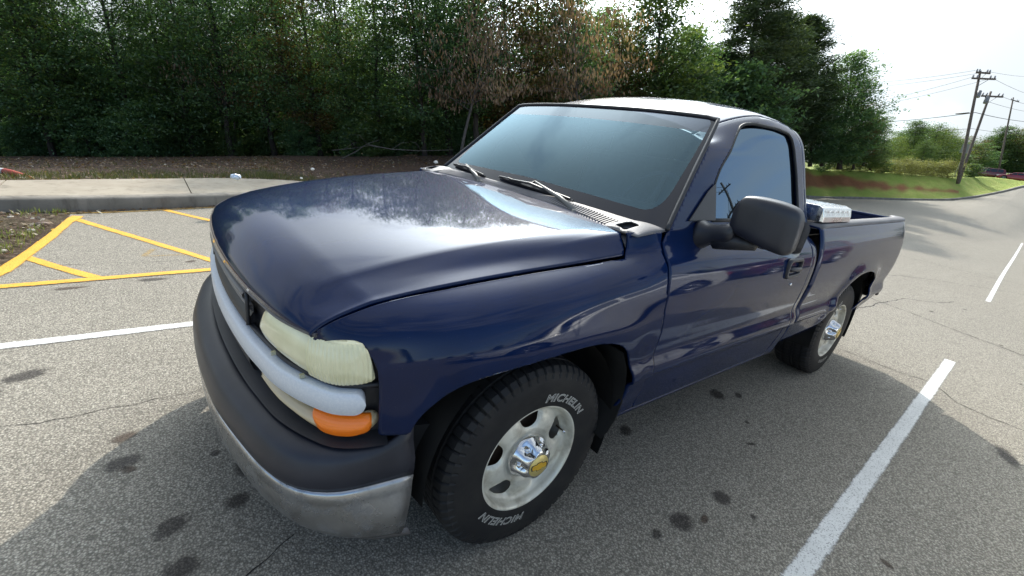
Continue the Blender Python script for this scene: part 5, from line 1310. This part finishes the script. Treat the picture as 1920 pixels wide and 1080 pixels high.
for i in range(13):
    px = -300+i*130+tr_rng.uniform(-30, 30); plant(tr_rng.choice(['d1', 'd4', 'd2']), px, 288, 34+tr_rng.uniform(0, 8), top=tr_rng.uniform(60, 120), label='dark tree far back in the wood seen only between nearer trunks', name='inner_wood_tree', group='dark trees far back in the wood')
for i in range(24):
    px = -330+i*52+tr_rng.uniform(-20, 20); plant(tr_rng.choice(['s1', 's1', 's2']), px, 293, 15.0+tr_rng.uniform(-.1, 2.0), hs=tr_rng.uniform(.45, 1.0), label='low leafy bush filling the foot of the wood edge behind the verge', cat='bush', name='understory_bush', group='bushes at the foot of the wood')
for i in range(52):
    px = -420+i*36+tr_rng.uniform(-14, 14); plant(tr_rng.choice(['s1', 's2', 's1']), px, 291, 20+tr_rng.uniform(0, 7), hs=tr_rng.uniform(1.5, 2.3), label='dark thicket bush deep inside the wood between the trunks', cat='bush', name='thicket_bush', group='thicket bushes inside the wood')
plant('b1', 862, 292, 14.3, top=80, label='leaning slim tree with drooping dead brown leaves just left of the windshield', name='dead_leaved_tree', rot=2.4)
plant('b1', 1085, 290, 17.5, top=70, label='tree with drooping reddish brown dead leaves above the cab roof', name='dead_leaved_tree', rot=0.7)
plant('b1', 440, 285, 16.0, top=95, label='patch of pinkish brown dead leaves amid the dark wood left of centre', name='dead_leaved_tree', rot=4.0, wk=.8)
plant('r2', 1010, 291, 18.5, top=-40, label='olive green tree whose crown leaves the frame above the windshield corner', name='broadleaf_tree', wk=.8)
plant('r1', 1075, 291, 19.5, top=8, label='dark olive tree at the end of the tall wood where the sky opens', name='broadleaf_tree', wk=.75)
plant('d5', 1165, 291, 21, top=70, label='thin topped russet green tree above the middle of the cab roof', name='broadleaf_tree', wk=1.15)
plant('r2', 1225, 292, 22, top=22, label='rounded green tree with feathery top above the cab roof', name='broadleaf_tree', wk=1.1)
plant('r1', 1290, 293, 24, top=92, label='lower dark tree between the rounded tree and the tall pine', name='broadleaf_tree', wk=1.1)
plant('p1', 1392, 297, 26, top=-14, label='tallest pine with a ragged pointed top behind the cab', name='pine_tree', rot=.4, wk=1.35)
plant('p2', 1350, 297, 25.5, top=120, label='smaller pine leaning against the left side of the tall pine', name='pine_tree', wk=1.7)
plant('p2', 1440, 299, 29, top=60, label='pine with a slanting shoulder right of the tallest pine', name='pine_tree', wk=1.6, rot=1.9)
plant('p2', 1500, 304, 31, top=66, label='narrow dark pine standing right of the pine group', name='pine_tree', wk=1.5, rot=3.0)
plant('r1', 1445, 300, 27, top=190, label='dark broadleaf tree filling under the pines', name='broadleaf_tree', wk=1.1)
plant('r1', 1575, 312, 33, top=128, label='round dark evergreen oak at the right end of the wood', name='oak_tree', wk=1.15)
plant('d5', 1600, 314, 34, top=165, label='russet tree leaning against the right side of the round oak', name='broadleaf_tree', wk=1.0)
plant('r1', 1520, 308, 32, top=170, label='dark bushy tree behind the rear corner of the cab', name='broadleaf_tree', wk=1.2)
plant('r2', 1632, 316, 37, top=236, label='low spreading green tree right of the dark oak', name='broadleaf_tree', wk=1.2)
plant('y1', 1672, 320, 56, top=262, label='small yellow green tree left of the bushy green row', name='small_tree', wk=1.2)
plant('r2', 1704, 321, 62, top=236, label='tallest bushy green tree in the far right row', name='small_tree', wk=1.1)
plant('d3', 1738, 322, 64, top=240, label='mid green tree in the middle of the far right row', name='small_tree', wk=1.6)
plant('y1', 1768, 322, 66, top=248, label='light green tree just left of the leaning utility poles', name='small_tree', wk=1.3)
plant('d5', 1800, 322, 90, top=262, label='russet tree behind the foot of the leaning poles', name='small_tree', wk=1.9)
plant('d3', 1722, 322, 58, top=268, label='low dark green tree in front of the far right row', name='small_tree', wk=1.9)
for px, top, k, lb in ((1842, 268, 'd5', 'russet green tree above the hood of the dark red wagon'), (1868, 246, 'r2', 'tall olive tree above the roof of the dark red wagon'), (1898, 250, 'd5', 'yellowing tree behind the third utility pole'), (1925, 244, 'r1', 'dark tree cut by the right edge of the photo'), (1960, 250, 'r2', 'olive tree beyond the right edge'), (1822, 282, 'r1', 'dark tree between the leaning poles and the wagon')):
    plant(k, px, 326, 108, top=top, label=lb, name='far_tree', wk=1.15)
for i, (px, k) in enumerate([(1545, 's1'), (1566, 'w1'), (1590, 's2'), (1612, 'w1'), (1634, 'w1'), (1655, 's2'), (1676, 'w1'), (1696, 'w1'), (1716, 'w1'), (1737, 'w1'), (1757, 'w1'), (1776, 'w1'), (1822, 's2')]):
    plant(k, px, np.interp(px, [1530, 1600, 1700, 1787, 1835], [318, 321, 327, 333, 333]), float(np.interp(px, [1530, 1600, 1700, 1787, 1835], [35.8, 37.3, 38.8, 39.8, 46])), hs=tr_rng.uniform(.7, .92), label='tall pale weed clump along the top of the grass bank', cat='shrub', name='weed_clump', group='weeds along the top of the bank', wk=1.15)
for i, (px, top, k) in enumerate([(1130, 60, 'r1'), (1180, 95, 'd1'), (1258, 88, 'd4'), (1320, 120, 'r1'), (1370, 150, 'r2'), (1420, 150, 'r1'), (1475, 160, 'd4'), (1540, 195, 'r1'), (1590, 205, 'd1'), (1618, 215, 'r2')]):
    plant(k, px, 296 if px < 1450 else 308, 25+max(0, px-1130)*.02, top=top, label='dark tree filling in behind the trees above the cab roof', name='broadleaf_tree', group='dark trees filling in behind the cab', wk=1.25)
for i, (px, top, d_, k) in enumerate([(1655, 270, 70, 'r1'), (1683, 252, 72, 'd1'), (1700, 258, 74, 'r1'), (1722, 248, 76, 'r2'), (1748, 256, 78, 'r1'), (1775, 266, 80, 'r2'), (1796, 274, 84, 'd5'), (1812, 278, 90, 'r2'), (1832, 274, 96, 'r1'), (1856, 262, 112, 'r2'), (1880, 258, 114, 'r1'), (1908, 262, 112, 'r2'), (1936, 256, 112, 'd1')]):
    plant(k, px, 325, d_, top=top, label='bushy tree filling the far tree row behind the weedy bank', name='far_tree', group='far tree row behind the bank', wk=1.9)
# trees across the lot, seen only as reflections
for i in range(16):
    a = math.radians(20+i*10); R_ = 85+8*math.sin(i*2.1); tm, cm, H = TREES[['d1', 'r1', 'd4', 'r2'][i % 4]]
    e = thing('far_tree', 'tree standing far across the lot behind the photographer', 'tree', (R_*math.cos(a), R_*math.sin(a), 0), i, 'trees across the lot'); put('trunk', tm, e); put('crown', cm, e); e.scale = (1.5, 1.5, 1.1)

# ---- litter, weeds and leaves on the verge
def blades(name, pts, h, w, m, seed, per=6, kind='stuff', parent=None):
    r = np.random.default_rng(seed); P = np.repeat(np.asarray(pts), per, axis=0); n = len(P); P = P+r.normal(0, .03, (n, 3))*[1, 1, 0]; a = r.uniform(0, 6.283, n); l = r.uniform(.1, .9, n); hh = h*r.uniform(.4, 1.3, n)
    U = np.stack([np.cos(a)*l*hh*.5, np.sin(a)*l*hh*.5, hh*.5], -1); W_ = np.stack([-np.sin(a), np.cos(a), 0*a], -1)*w; C = P+U; me = quads_mesh(name, C, U, W_, m, r.random(n)); return put(name, me, parent, kind=kind)
terr0 = terr
def terr(i, r, rng=np.random.default_rng(99)):
    j = min(i+1, len(q)-1); f = rng.random(); return terr0(i, r)*(1-f)+terr0(j, r)*f
rr_ = np.random.default_rng(21)
idx = np.where((PXU > -200) & (PXU < 1100))[0]
pts = [terr(int(rr_.choice(idx)), float(abs(rr_.normal(0, .10)))) for _ in range(1500)]; pts += [terr(int(rr_.choice(idx)), float(rr_.uniform(0, 1))) for _ in range(700)]
blades('grass_tufts', pts, .075, .006, m_leaf('verge_grass', (.035, .04, .015), (.07, .075, .028), (.13, .11, .05)), 3)
def litter(name, pts, s, m, seed):
    r = np.random.default_rng(seed); P = np.asarray(pts)+[0, 0, .012]; n = len(P); a = r.uniform(0, 6.283, n); sz = s*r.uniform(.5, 1.3, n)
    U = np.stack([np.cos(a), np.sin(a), r.normal(0, .35, n)], -1)*sz[:, None]; W_ = np.stack([-np.sin(a), np.cos(a), r.normal(0, .35, n)], -1)*(sz*.8)[:, None]; return put(name, quads_mesh(name, P, U, W_, m, r.random(n)), kind='stuff')
pts = [terr(int(rr_.choice(idx)), float(rr_.uniform(0, 1.1))) for _ in range(9000)]; litter('leaf_litter', pts, .035, LEAF_B, 4)
LEAF_L = m_leaf('pale_litter', (.16, .12, .09), (.30, .24, .19), (.45, .40, .34), .1)
pts = [terr(int(rr_.choice(idx)), float(rr_.uniform(0, 1.0))) for _ in range(1500)]; litter('pale_leaf_litter', pts, .028, LEAF_L, 5)
pp = []
while len(pp) < 900:
    x, y = rr_.uniform(1.65, 4.5), rr_.uniform(-4.8, -2.5)
    if sdpoly(np.array([[x, y]]), PLP)[0] > .03: pp.append((x, y, .03))
blades('planter_weeds', [p for p in pp if mn.noise(Vector((p[0]*2.2, p[1]*2.2, 1))) > -.05][:420], .055, .0045, m_leaf('planter_grass', (.06, .085, .02), (.12, .15, .04), (.22, .22, .08)), 6, per=9)
litter('planter_litter', pp[:700], .022, LEAF_L, 7); litter('planter_brown_litter', pp, .026, LEAF_B, 8)
pp = [(x, np.interp(-x, [-3.4, -2.19, -1.41, -.55, .4], [-4.62, -4.86, -5.02, -5.26, -5.58])+abs(rr_.normal(0, .06)), .004) for x in rr_.uniform(-.6, 3.0, 500)]; litter('kerb_litter', pp, .016, LEAF_B, 9); litter('kerb_pale_litter', [p for p in pp if p[0] > 1.4][:160], .022, LEAF_L, 10)
# rocks and rubble in the planter
ROCK = m_conc('rubble', (.22, .17, .14), (.13, .09, .07)); ROCKL = m_conc('pale_rubble', (.42, .39, .34), (.30, .27, .23))
def rock(x, y, s, m, lb, z=.03, sy=.7, sz=.45):
    bm = bmesh.new(); bmesh.ops.create_icosphere(bm, subdivisions=2, radius=1); r = random.Random(int(x*1000))
    for v in bm.verts: v.co *= 1+.28*mn.noise(v.co*1.7+Vector((x*9, y*9, 0))); v.co = Vector((v.co.x*s, v.co.y*s*sy, v.co.z*s*sz))
    me = bpy.data.meshes.new('rock'); bm.to_mesh(me); bm.free(); me.materials.append(m); o = put('rock', me, label=lb, cat='rock'); o.location = (x, y, z); o.rotation_euler = (0, 0, r.uniform(0, 3)); return o
for q_, s, m, lb in (((80, 421), .055, ROCK, 'largest brown stone in the weedy planter corner'), ((60, 433), .035, ROCKL, 'pale broken stone below the largest brown stone in the planter'), ((58, 387), .03, ROCKL, 'pale concrete chunk nearest the left edge at the kerb foot'), ((68, 390), .028, ROCKL, 'small pale chunk second along the kerb foot'), ((78, 387), .03, ROCKL, 'pale chunk third along the kerb foot beside dead leaves'), ((20, 408), .03, ROCKL, 'flat pale stone in the planter grass near the left edge'), ((5, 472), .03, ROCKL, 'pale stone at the bottom left of the planter'), ((62, 411), .022, ROCKL, 'small grey pebble left of the largest brown stone')):
    p = onZ(q_, .03); rock(float(p[0]), float(p[1]), s, m, lb, .035)
# =================================================================== POLES, RAIL, LITTER BAGS, CARS
WOODP = m_bark('pole_wood', (.13, .105, .085)); GALV = mat('galvanised', (.20, .21, .22), .55, .4); CER = mat('insulator_grey', (.30, .30, .32), .35)
WIRE = mat('wire', (.03, .03, .035), .6)
def V3(p): return Vector((float(p[0]), float(p[1]), float(p[2])))
def pole(label, bq, tq, depth, r, arms, name='utility_pole', extras=None, group=None):
    """arms: (fraction of height from the top px point, half width px, tilt px)"""
    B, T = V3(at(bq, depth)), V3(at(tq, depth)); e = thing(name, label, 'utility pole', tuple(B), 0, group); L_ = T-B
    MB().tube([-L_*.03, L_*.25, L_*.5, L_*.75, L_], [r, r*.92, r*.84, r*.76, r*.66], 10).build('pole_shaft', WOODP, e, True)
    ax = Vector(RT.tolist()); out = []
    for (aq, bq2) in arms:
        a, b_ = V3(at(aq, depth))-B, V3(at(bq2, depth))-B; d = (b_-a); n = d.normalized(); mid = (a+b_)/2; rot = n.to_track_quat('X', 'Z').to_matrix()
        off = Vector((-FW[0], -FW[1], 0)).normalized()*r*.9
        arm = MB().box(tuple(mid+off), (d.length, .10, .13), rot).build('crossarm', WOODP, e)
        for k in (-.46, -.28, .28, .46):
            p = mid+off+d*k; up = L_.normalized(); MB().tube([p+up*.05, p+up*.13, p+up*.20, p+up*.27], [.02, .07, .05, .07], 8).build('insulator', CER, arm, True); out.append(B+p+up*.27)
        MB().tube([mid+off+d*.25, L_*(mid.length/L_.length)-L_.normalized()*.7], .025, 5).build('arm_brace', GALV, arm)
    if extras:
        for q2 in extras:
            c = V3(at(q2, depth))-B; up = L_.normalized(); c = c+Vector((-FW[0], -FW[1], 0)).normalized()*.2; MB().tube([c-up*.30, c-up*.27, c+up*.27, c+up*.32], [.10, .15, .15, .09], 12).build('transformer', GALV, e, True)
    return e, out
P1, o1 = pole('tallest utility pole leaning right with two crossarms on the grass bank', (1797, 338), (1838, 133), 38, .13, [((1828, 136), (1854, 138)), ((1820, 147), (1864, 149))])
P2, o2 = pole('utility pole leaning hard right behind the tallest pole with transformers', (1799, 337), (1858, 172), 39.2, .12, [((1838, 180), (1878, 182))], extras=[(1831, 177), (1845, 188)])
P3, o3 = pole('distant thin utility pole behind the dark red wagon', (1873, 316), (1900, 183), 84, .16, [((1894, 187), (1909, 191))])
P4, o4 = pole('distant utility pole beyond the right edge of the lot', (2010, 320), (2042, 190), 100, .16, [((2030, 196), (2052, 199))])
def wire(a, b_, sag, r=.016, name='overhead_wire', label='overhead wire', par=None):
    a, b_ = V3(a), V3(b_); pts = []
    for k in range(25): t_ = k/24; p = a.lerp(b_, t_); p.z -= sag*4*t_*(1-t_); pts.append(p)
    o = MB().tube(pts, r, 4, False).build(name, WIRE, None); o['label'] = label; o['category'] = 'wire'; return o
WL = ['upper thin wire running left from the tallest pole', 'second thin wire running left from the top crossarm', 'third wire running left just under the top pair', 'fourth wire running left above the thick cable', 'thick cable with a splice sleeve running left from the tallest pole', 'lowest thin wire crossing the sky over the far trees']
for (lq, pq), lb, r_ in zip([((1560, 158), (1829, 132)), ((1560, 168), (1853, 134)), ((1560, 205), (1822, 145)), ((1560, 212), (1862, 146)), ((1560, 231), (1829, 211)), ((1560, 246), (1822, 241))], WL, (.012, .012, .012, .012, .028, .016)):
    wire(at(lq, 48), at(pq, 38), .25, r_, label=lb)
for (pq, rq), lb, r_ in zip([((1853, 134), (1990, 140)), ((1864, 148), (1990, 190)), ((1878, 181), (1990, 200)), ((1829, 211), (1990, 229)), ((1822, 241), (1990, 248)), ((1845, 188), (1990, 214))], ['top wire running right from the tallest pole', 'wire from the lower crossarm towards the distant pole', 'wire from the hard leaning pole towards the right edge', 'thick cable running right from the tallest pole', 'lowest wire running right towards the photo edge', 'thin service wire right of the transformers'], (.012, .012, .014, .028, .016, .014)):
    wire(at(pq, 38), at(rq, 62), .35, r_, label=lb)
a, b_ = V3(at((1791, 213.5), 39.7)), V3(at((1818, 211.5), 38.5)); o = MB().tube([a, a.lerp(b_, .1), a.lerp(b_, .9), b_], [.025, .055, .055, .025], 8).build('splice_sleeve', WIRE, None, True); o['label'] = 'black splice sleeve on the thick cable left of the tallest pole'; o['category'] = 'cable splice'
# small road sign seen nearly edge on
e = thing('road_sign', 'small grey road sign seen from behind left of the leaning pole feet', 'road sign', tuple(at((1793, 322), 44)))
b = MB(); b.tube([(0, 0, -.5), (.05, .0, 2.2)], .04, 6); b.build('sign_post', GALV, e); b = MB(); b.box((.05, 0, 2.15), (.20, .70, .80)); o = b.build('sign_panel', GALV, e); o.rotation_euler = (0, 0, .0)
# poles seen mirrored in the door glass
def up_pole(label, base, h, lean, arms=1, group=None):
    e = thing('utility_pole', label, 'utility pole', base, 0, group); top = Vector((lean[0], lean[1], h)); MB().tube([(0, 0, -.3), top*.5, top], [.17, .14, .11], 10).build('pole_shaft', WOODP, e, True)
    for k in range(arms):
        c = top*(1-.05-.12*k); ar = MB().box(tuple(c), (.10, 2.2, .12), Matrix.Rotation(.5, 3, 'Z')).build('crossarm', WOODP, e)
        for s in (-.9, -.5, .5, .9):
            p = c+Matrix.Rotation(.5, 3, 'Z')@Vector((0, s, .05)); MB().tube([p, p+Vector((0, 0, .2))], [.05, .04], 6).build('insulator', CER, ar, True)
    MB().tube([top*.72+Vector((.3, 0, -.4)), top*.72+Vector((.3, 0, .4))], .22, 10).build('transformer', GALV, e, True); return e
up_pole('wooden utility pole across the lot mirrored in the door glass', (-50, 19.5, 0), 15.5, (1.2, 2.2), 2); up_pole('smaller utility pole farther across the lot mirrored low in the door glass', (-62, 33, 0), 12, (.5, .5), 1)
for k, dz in enumerate((0, .5, -1.8)): wire((-90, 42+k, 10.5+dz), (-49.5, 21.6, 14.4+dz), 1.2, .02, label=['upper wire', 'top wire', 'lower wire'][k]+' across the lot behind the photographer leading to the mirrored pole'); wire((-49, 21.6, 14.4+dz), (40, 10+k, 11+dz), 1.5, .02, label=['upper wire', 'top wire', 'lower wire'][k]+' across the lot behind the photographer leaving the mirrored pole')

# curved rail at the left edge, white turning red
RW = mat('red_rail_paint', (.40, .055, .03), .5); WW = mat('white_rail_paint', (.62, .62, .66), .45)
d0 = 6.3
def rl(q, d=d0): return V3(at(q, d))
e = thing('bent_rail', 'bent tube rail painted white then red at the left edge behind the sidewalk', 'rail', tuple(rl((20, 336))))
o_v = e.location.copy()
pts = [rl(q)-o_v for q in [(-60, 338), (-45, 326), (-25, 320), (-5, 319.5), (8, 321)]]; MB().tube(pts, .040, 10).build('white_tube', WW, e, True)
pts = [rl(q)-o_v for q in [(8, 321), (22, 324), (38, 329), (52, 334), (64, 341)]]; MB().tube(pts, .041, 10).build('red_tube', RW, e, True)
MB().tube([rl((2, 321))-o_v, rl((2, 342))-o_v], .014, 6).build('rail_support', RW, e, True); MB().tube([rl((22, 325))-o_v, rl((22, 342))-o_v], .012, 6).build('rail_support', RW, e, True)
# crumpled plastic bag and scraps
BAG = mat('plastic_bag', (.62, .72, .85), .35, spec=.5)
def scrap(q, d, s, label, cat, name, m, sq=(1, .8, .7)):
    bm = bmesh.new(); bmesh.ops.create_icosphere(bm, subdivisions=3, radius=1)
    for v in bm.verts: n_ = mn.noise(v.co*2.1+Vector((q[0], 0, 0)))+.5*mn.noise(v.co*5.3); v.co = Vector((v.co.x*s*sq[0], v.co.y*s*sq[1], v.co.z*s*sq[2]))*(1+.38*n_)
    me = bpy.data.meshes.new(name); bm.to_mesh(me); bm.free(); me.materials.append(m); o = put(name, me, label=label, cat=cat); o.location = tuple(at(q, d)); return o
scrap((442, 331), 5.8, .055, 'crumpled pale blue plastic bag lying at the back edge of the sidewalk', 'plastic bag', 'plastic_bag', BAG, (1.1, 1.0, .62))
PAP = mat('white_scrap', (.75, .73, .68), .7)
scrap((586, 317), 7.0, .028, 'small white paper scrap on the brown verge right of the bag', 'litter', 'paper_scrap', PAP); scrap((817, 304), 10, .045, 'white scrap on the verge near the passenger wiper', 'litter', 'paper_scrap', PAP); scrap((565, 334), 6.2, .018, 'tiny pale scrap right behind the sidewalk end', 'litter', 'paper_scrap', PAP)
# fallen bare branches
def branch(label, pts, d, r=.016):
    P = [rl(q, d) for q in pts]; e = thing('fallen_branch', label, 'branch', tuple(P[0])); o_v = P[0]; MB().tube([p-o_v for p in P], [r*(1-.7*i/(len(P)-1)) for i in range(len(P))], 6).build('branch_stem', BARKG, e, True)
    for k in range(1, len(P)-1):
        a = P[k]-o_v; MB().tube([a, a+Vector((.25*(-1)**k, .1, .22)), a+Vector((.45*(-1)**k, .15, .25))], [r*.5, r*.35, r*.15], 5).build('twig', BARKG, e, True)
branch('long bare grey branch lying up against the wood left of the windshield', [(640, 298), (668, 284), (688, 270), (712, 262)], 13.5); branch('bare branch lying along the verge by the wood edge', [(690, 272), (735, 280), (790, 283), (850, 281)], 13.6, .02); branch('crooked bare twig branch beside the dark wood base', [(622, 282), (645, 280), (668, 277), (700, 272)], 13.9, .012)

# ---- parked cars
GLD = mat('car_glass_dark', (.012, .014, .018), .03, coat=1.0); TY2 = TYRE; RIM2 = mat('car_alloy', (.50, .50, .52), .3, .8); LGT = mat('car_lamp', (.75, .75, .78), .15, coat=1)
def paint(n, c): return mat(n, c, .35, .2, coat=1, coatr=.03)
def car(name, label, cat, loc, rotz, pm, L_=4.7, W_=1.82, H_=1.45, kind='sedan', detail=1, group=None, tilt=None):
    e = thing(name, label, cat, loc, rotz, group)
    if tilt is not None: e.rotation_mode = 'QUATERNION'; e.rotation_quaternion = tilt @ Quaternion((0, 0, 1), rotz)
    hl, hw = L_/2, W_/2
    if kind == 'sedan': belt = [(-hl, .92), (-hl*.93, .98), (-hl*.6, 1.0), (-.35*hl, .96), (.2*hl, .92), (.50*hl, .87), (.85*hl, .74), (.97*hl, .62), (hl, .52)]; roof = [(-.72*hl, .99), (-.48*hl, H_-.10), (-.15*hl, H_), (.12*hl, H_-.03), (.30*hl, H_-.20), (.52*hl, .88)]
    else: belt = [(-hl, 1.0), (-hl*.96, 1.08), (-.5*hl, 1.08), (.2*hl, 1.04), (.52*hl, 1.02), (.88*hl, .93), (.98*hl, .80), (hl, .60)]; roof = [(-.97*hl, 1.06), (-.90*hl, H_-.10), (-.75*hl, H_), (.05*hl, H_), (.22*hl, H_-.10), (.48*hl, 1.02)]
    bx, bz = zip(*belt); xs = np.concatenate([np.linspace(-hl, -hl*.9, 8), np.linspace(-hl*.88, hl*.88, 60), np.linspace(hl*.9, hl, 10)]); V = []; nz = 14
    for x in xs:
        zt_ = float(pch(bx, bz, [x])[0]); e_ = abs(x)/hl; k = 1-.16*max(0, (e_-.80)/.20)**2.2; zb_ = .20+.16*max(0, (e_-.86)/.14)
        for j in range(nz):
            v = j/(nz-1); z = zb_+(zt_-zb_)*v; y = hw*k*(.955+.045*math.sin(math.pi*min(1, v*1.25)))
            if v > .86: y -= .05*((v-.86)/.14)**2
            V.append((x, y, z))
        for j in range(1, 6):
            v = j/5; V.append((x, (hw*k-.08)*(1-v), zt_+.035*math.sin(v*math.pi/2)))
    V = np.array(V); F = orient(V, grid_faces(len(xs), nz+5)); g = np.full(len(V), 1.)
    for xc in (-hl*.60, hl*.615):
        g = np.minimum(g, np.hypot(V[:, 0]-xc, V[:, 2]-.33)-.39)
    V2, F2 = clip(V, F, g); n = len(V2); body = put('car_body', mesh('car_body', np.vstack([V2, mirY(V2)]), F2+[tuple(i+n for i in f) for f in flipF(F2)], [pm]), e, solid=.01)
    rx, rz = zip(*roof); xs = np.linspace(rx[0], rx[-1], 56); V = []
    for x in xs:
        zt_ = float(pch(rx, rz, [x])[0]); zb_ = float(pch(bx, bz, [x])[0])-.03; wb = hw-.055
        for j in range(12):
            v = j/11; z = zb_+(max(zt_-.05, zb_+.001)-zb_)*v; y = wb-.20*(z-zb_)/.5*.9; V.append((x, y, z))
        for j in range(1, 6):
            v = j/5; y0 = V[-1][1] if j == 1 else y0; V.append((x, y0*(1-v), max(zt_-.05, zb_+.001)+.05*math.sin(v*math.pi/2)))
    V = np.array(V); F = orient(V, grid_faces(56, 17)); V3_ = V.copy(); n = len(V)
    zin = lambda x: pch(rx, rz, x)-.115
    xa, xb = (rx[0]+.14*hl, rx[-1]-.12*hl)
    gl = np.minimum.reduce([V[:, 2]-(pch(bx, bz, V[:, 0])+.02), zin(V[:, 0])-V[:, 2], V[:, 0]-xa-(V[:, 2]-.95)*.1, xb-V[:, 0]]); gl = np.where(V[:, 1] < hw*.45, -1, gl)
    for xp in ((-.30*hl, .02*hl) if kind == 'sedan' else (-.50*hl, -.12*hl, .10*hl)): gl = np.minimum(gl, np.abs(V[:, 0]-xp)-.035)
    Vg, Fg = clip(V, F, gl); Vb, Fb = clip(V, F, -gl); n = len(Vb)
    put('cabin', mesh('cabin', np.vstack([Vb, mirY(Vb)]), Fb+[tuple(i+n for i in f) for f in flipF(Fb)], [pm]), e)
    for sg in (1, -1):
        Vq = Vg.copy(); Vq[:, 1] -= .004; Vq = Vq if sg > 0 else mirY(Vq); put('side_windows', mesh('side_windows', Vq, Fg if sg > 0 else flipF(Fg), [GLD]), e)
    # screens
    for (xA, zA, xB, zB, nm) in ((rx[-1]-.02, float(pch(bx, bz, [rx[-1]])[0])+.03, rx[-3]+.05, float(pch(rx, rz, [rx[-3]+.05])[0])-.02, 'windscreen'), (rx[0]+.05, float(pch(rx, rz, [rx[0]+.05])[0])+.0, rx[1]+.02, float(pch(rx, rz, [rx[1]])[0])-.02, 'rear_screen')):
        s_ = .03 if nm == 'windscreen' else -.03; v = [(xA+s_, hw-.15, zA), (xA+s_, -hw+.15, zA), (xB+s_, -hw+.28, zB+.012), (xB+s_, hw-.28, zB+.012)]; put(nm, mesh(nm, v, [(0, 1, 2, 3)], [GLD], False), e)
    for xc in (-hl*.60, hl*.615):
        for sg in (1, -1):
            w = MB(); w.rev([(.21, .10), (.24, .11), (.30, .105), (.325, .08), (.33, 0), (.325, -.08), (.21, -.10)], 32); o = w.build('wheel', TY2, e, True); o.location = (xc, sg*(hw-.115), .33)
            if sg < 0: o.rotation_euler = (0, 0, math.pi)
            w = MB(); w.rev([(.21, .10), (.20, .085), (.19, .05), (.0, .04)], 24); w.build('wheel_well_disc', DARK, o, True)
            w = MB(); w.rev([(.215, .105), (.205, .112), (.195, .10)], 32)
            for k in range(10):
                a = 2*math.pi*k/10; w.tube([(.03*math.cos(a), .09, .03*math.sin(a)), (.12*math.cos(a), .098, .12*math.sin(a)), (.20*math.cos(a), .098, .20*math.sin(a))], [.022, .014, .018], 5)
            w.rev([(.0, .10), (.045, .098), (.05, .085)], 16); w.build('rim', RIM2, o, True)
    for sg in (1, -1):
        b = MB(); b.box((hl*.955, sg*hw*.68, .66 if kind == 'sedan' else .78), (.16, .36, .13)); b.build('headlamp', LGT, e, bevel=.03); b = MB(); b.box((-hl*.985, sg*hw*.72, .80), (.08, .30, .14)); b.build('tail_lamp', RED, e, bevel=.02)
        b = MB(); b.box((.33*hl, sg*(hw-.01), 1.0), (.12, .24, .12)); b.build('wing_mirror', pm, e, bevel=.03)
    b = MB(); b.box((0, 0, .30), (L_*.90, W_*.80, .22)); b.build('underbody', DARK, e); b = MB(); b.box((hl*.985, 0, .45), (.06, W_*.5, .14)); b.build('grille', BLK, e, bevel=.01)
    b = MB(); b.box((hl*.95, 0, .34), (.20, W_*.86, .10)); b.build('front_bumper', pm, e, bevel=.04)
    for xd in (-.30*hl, .30*hl):
        for sg in (1, -1): MB().box((xd, sg*(hw-.003), .66), (.008, .012, .52)).build('door_seam', DARK, e)
    return e
MAR = paint('dark_red_car_paint', (.13, .006, .014)); REDP = paint('red_car_paint', (.26, .010, .022)); WHP = paint('white_car_paint', (.80, .80, .79)); MRN = paint('maroon_car_paint', (.09, .006, .014))
def side_on(px, py, d, flip=0):
    p = at((px, py), d); v = np.array([p[0]-CAM[0], p[1]-CAM[1]]); a = math.atan2(v[1], v[0])+math.pi/2; return tuple(p), a+math.pi*flip
p, a = side_on(1846, 332.5, 84, 0); S1 = car('parked_wagon', 'dark red wagon parked beyond the grass bank under the trees', 'car', p, a+.10, MAR, 4.9, 1.9, 1.75, 'suv')
p, a = side_on(1902, 340, 73, 0); S2 = car('parked_sedan', 'brighter red sedan parked at the right edge in front of the dark red wagon', 'car', p, a+.05, REDP, 4.6, 1.8, 1.40, 'sedan')
car('parked_sedan', 'white sedan beside the photographer mirrored in the truck door', 'car', (-2.45, 3.72, 0), 0.02, WHP, 4.7, 1.85, 1.45, 'sedan')
car('parked_wagon', 'maroon wagon farther along the lot mirrored in the truck bed side', 'car', (-9.6, 4.5, 0), 0.04, MRN, 4.9, 1.9, 1.75, 'suv')
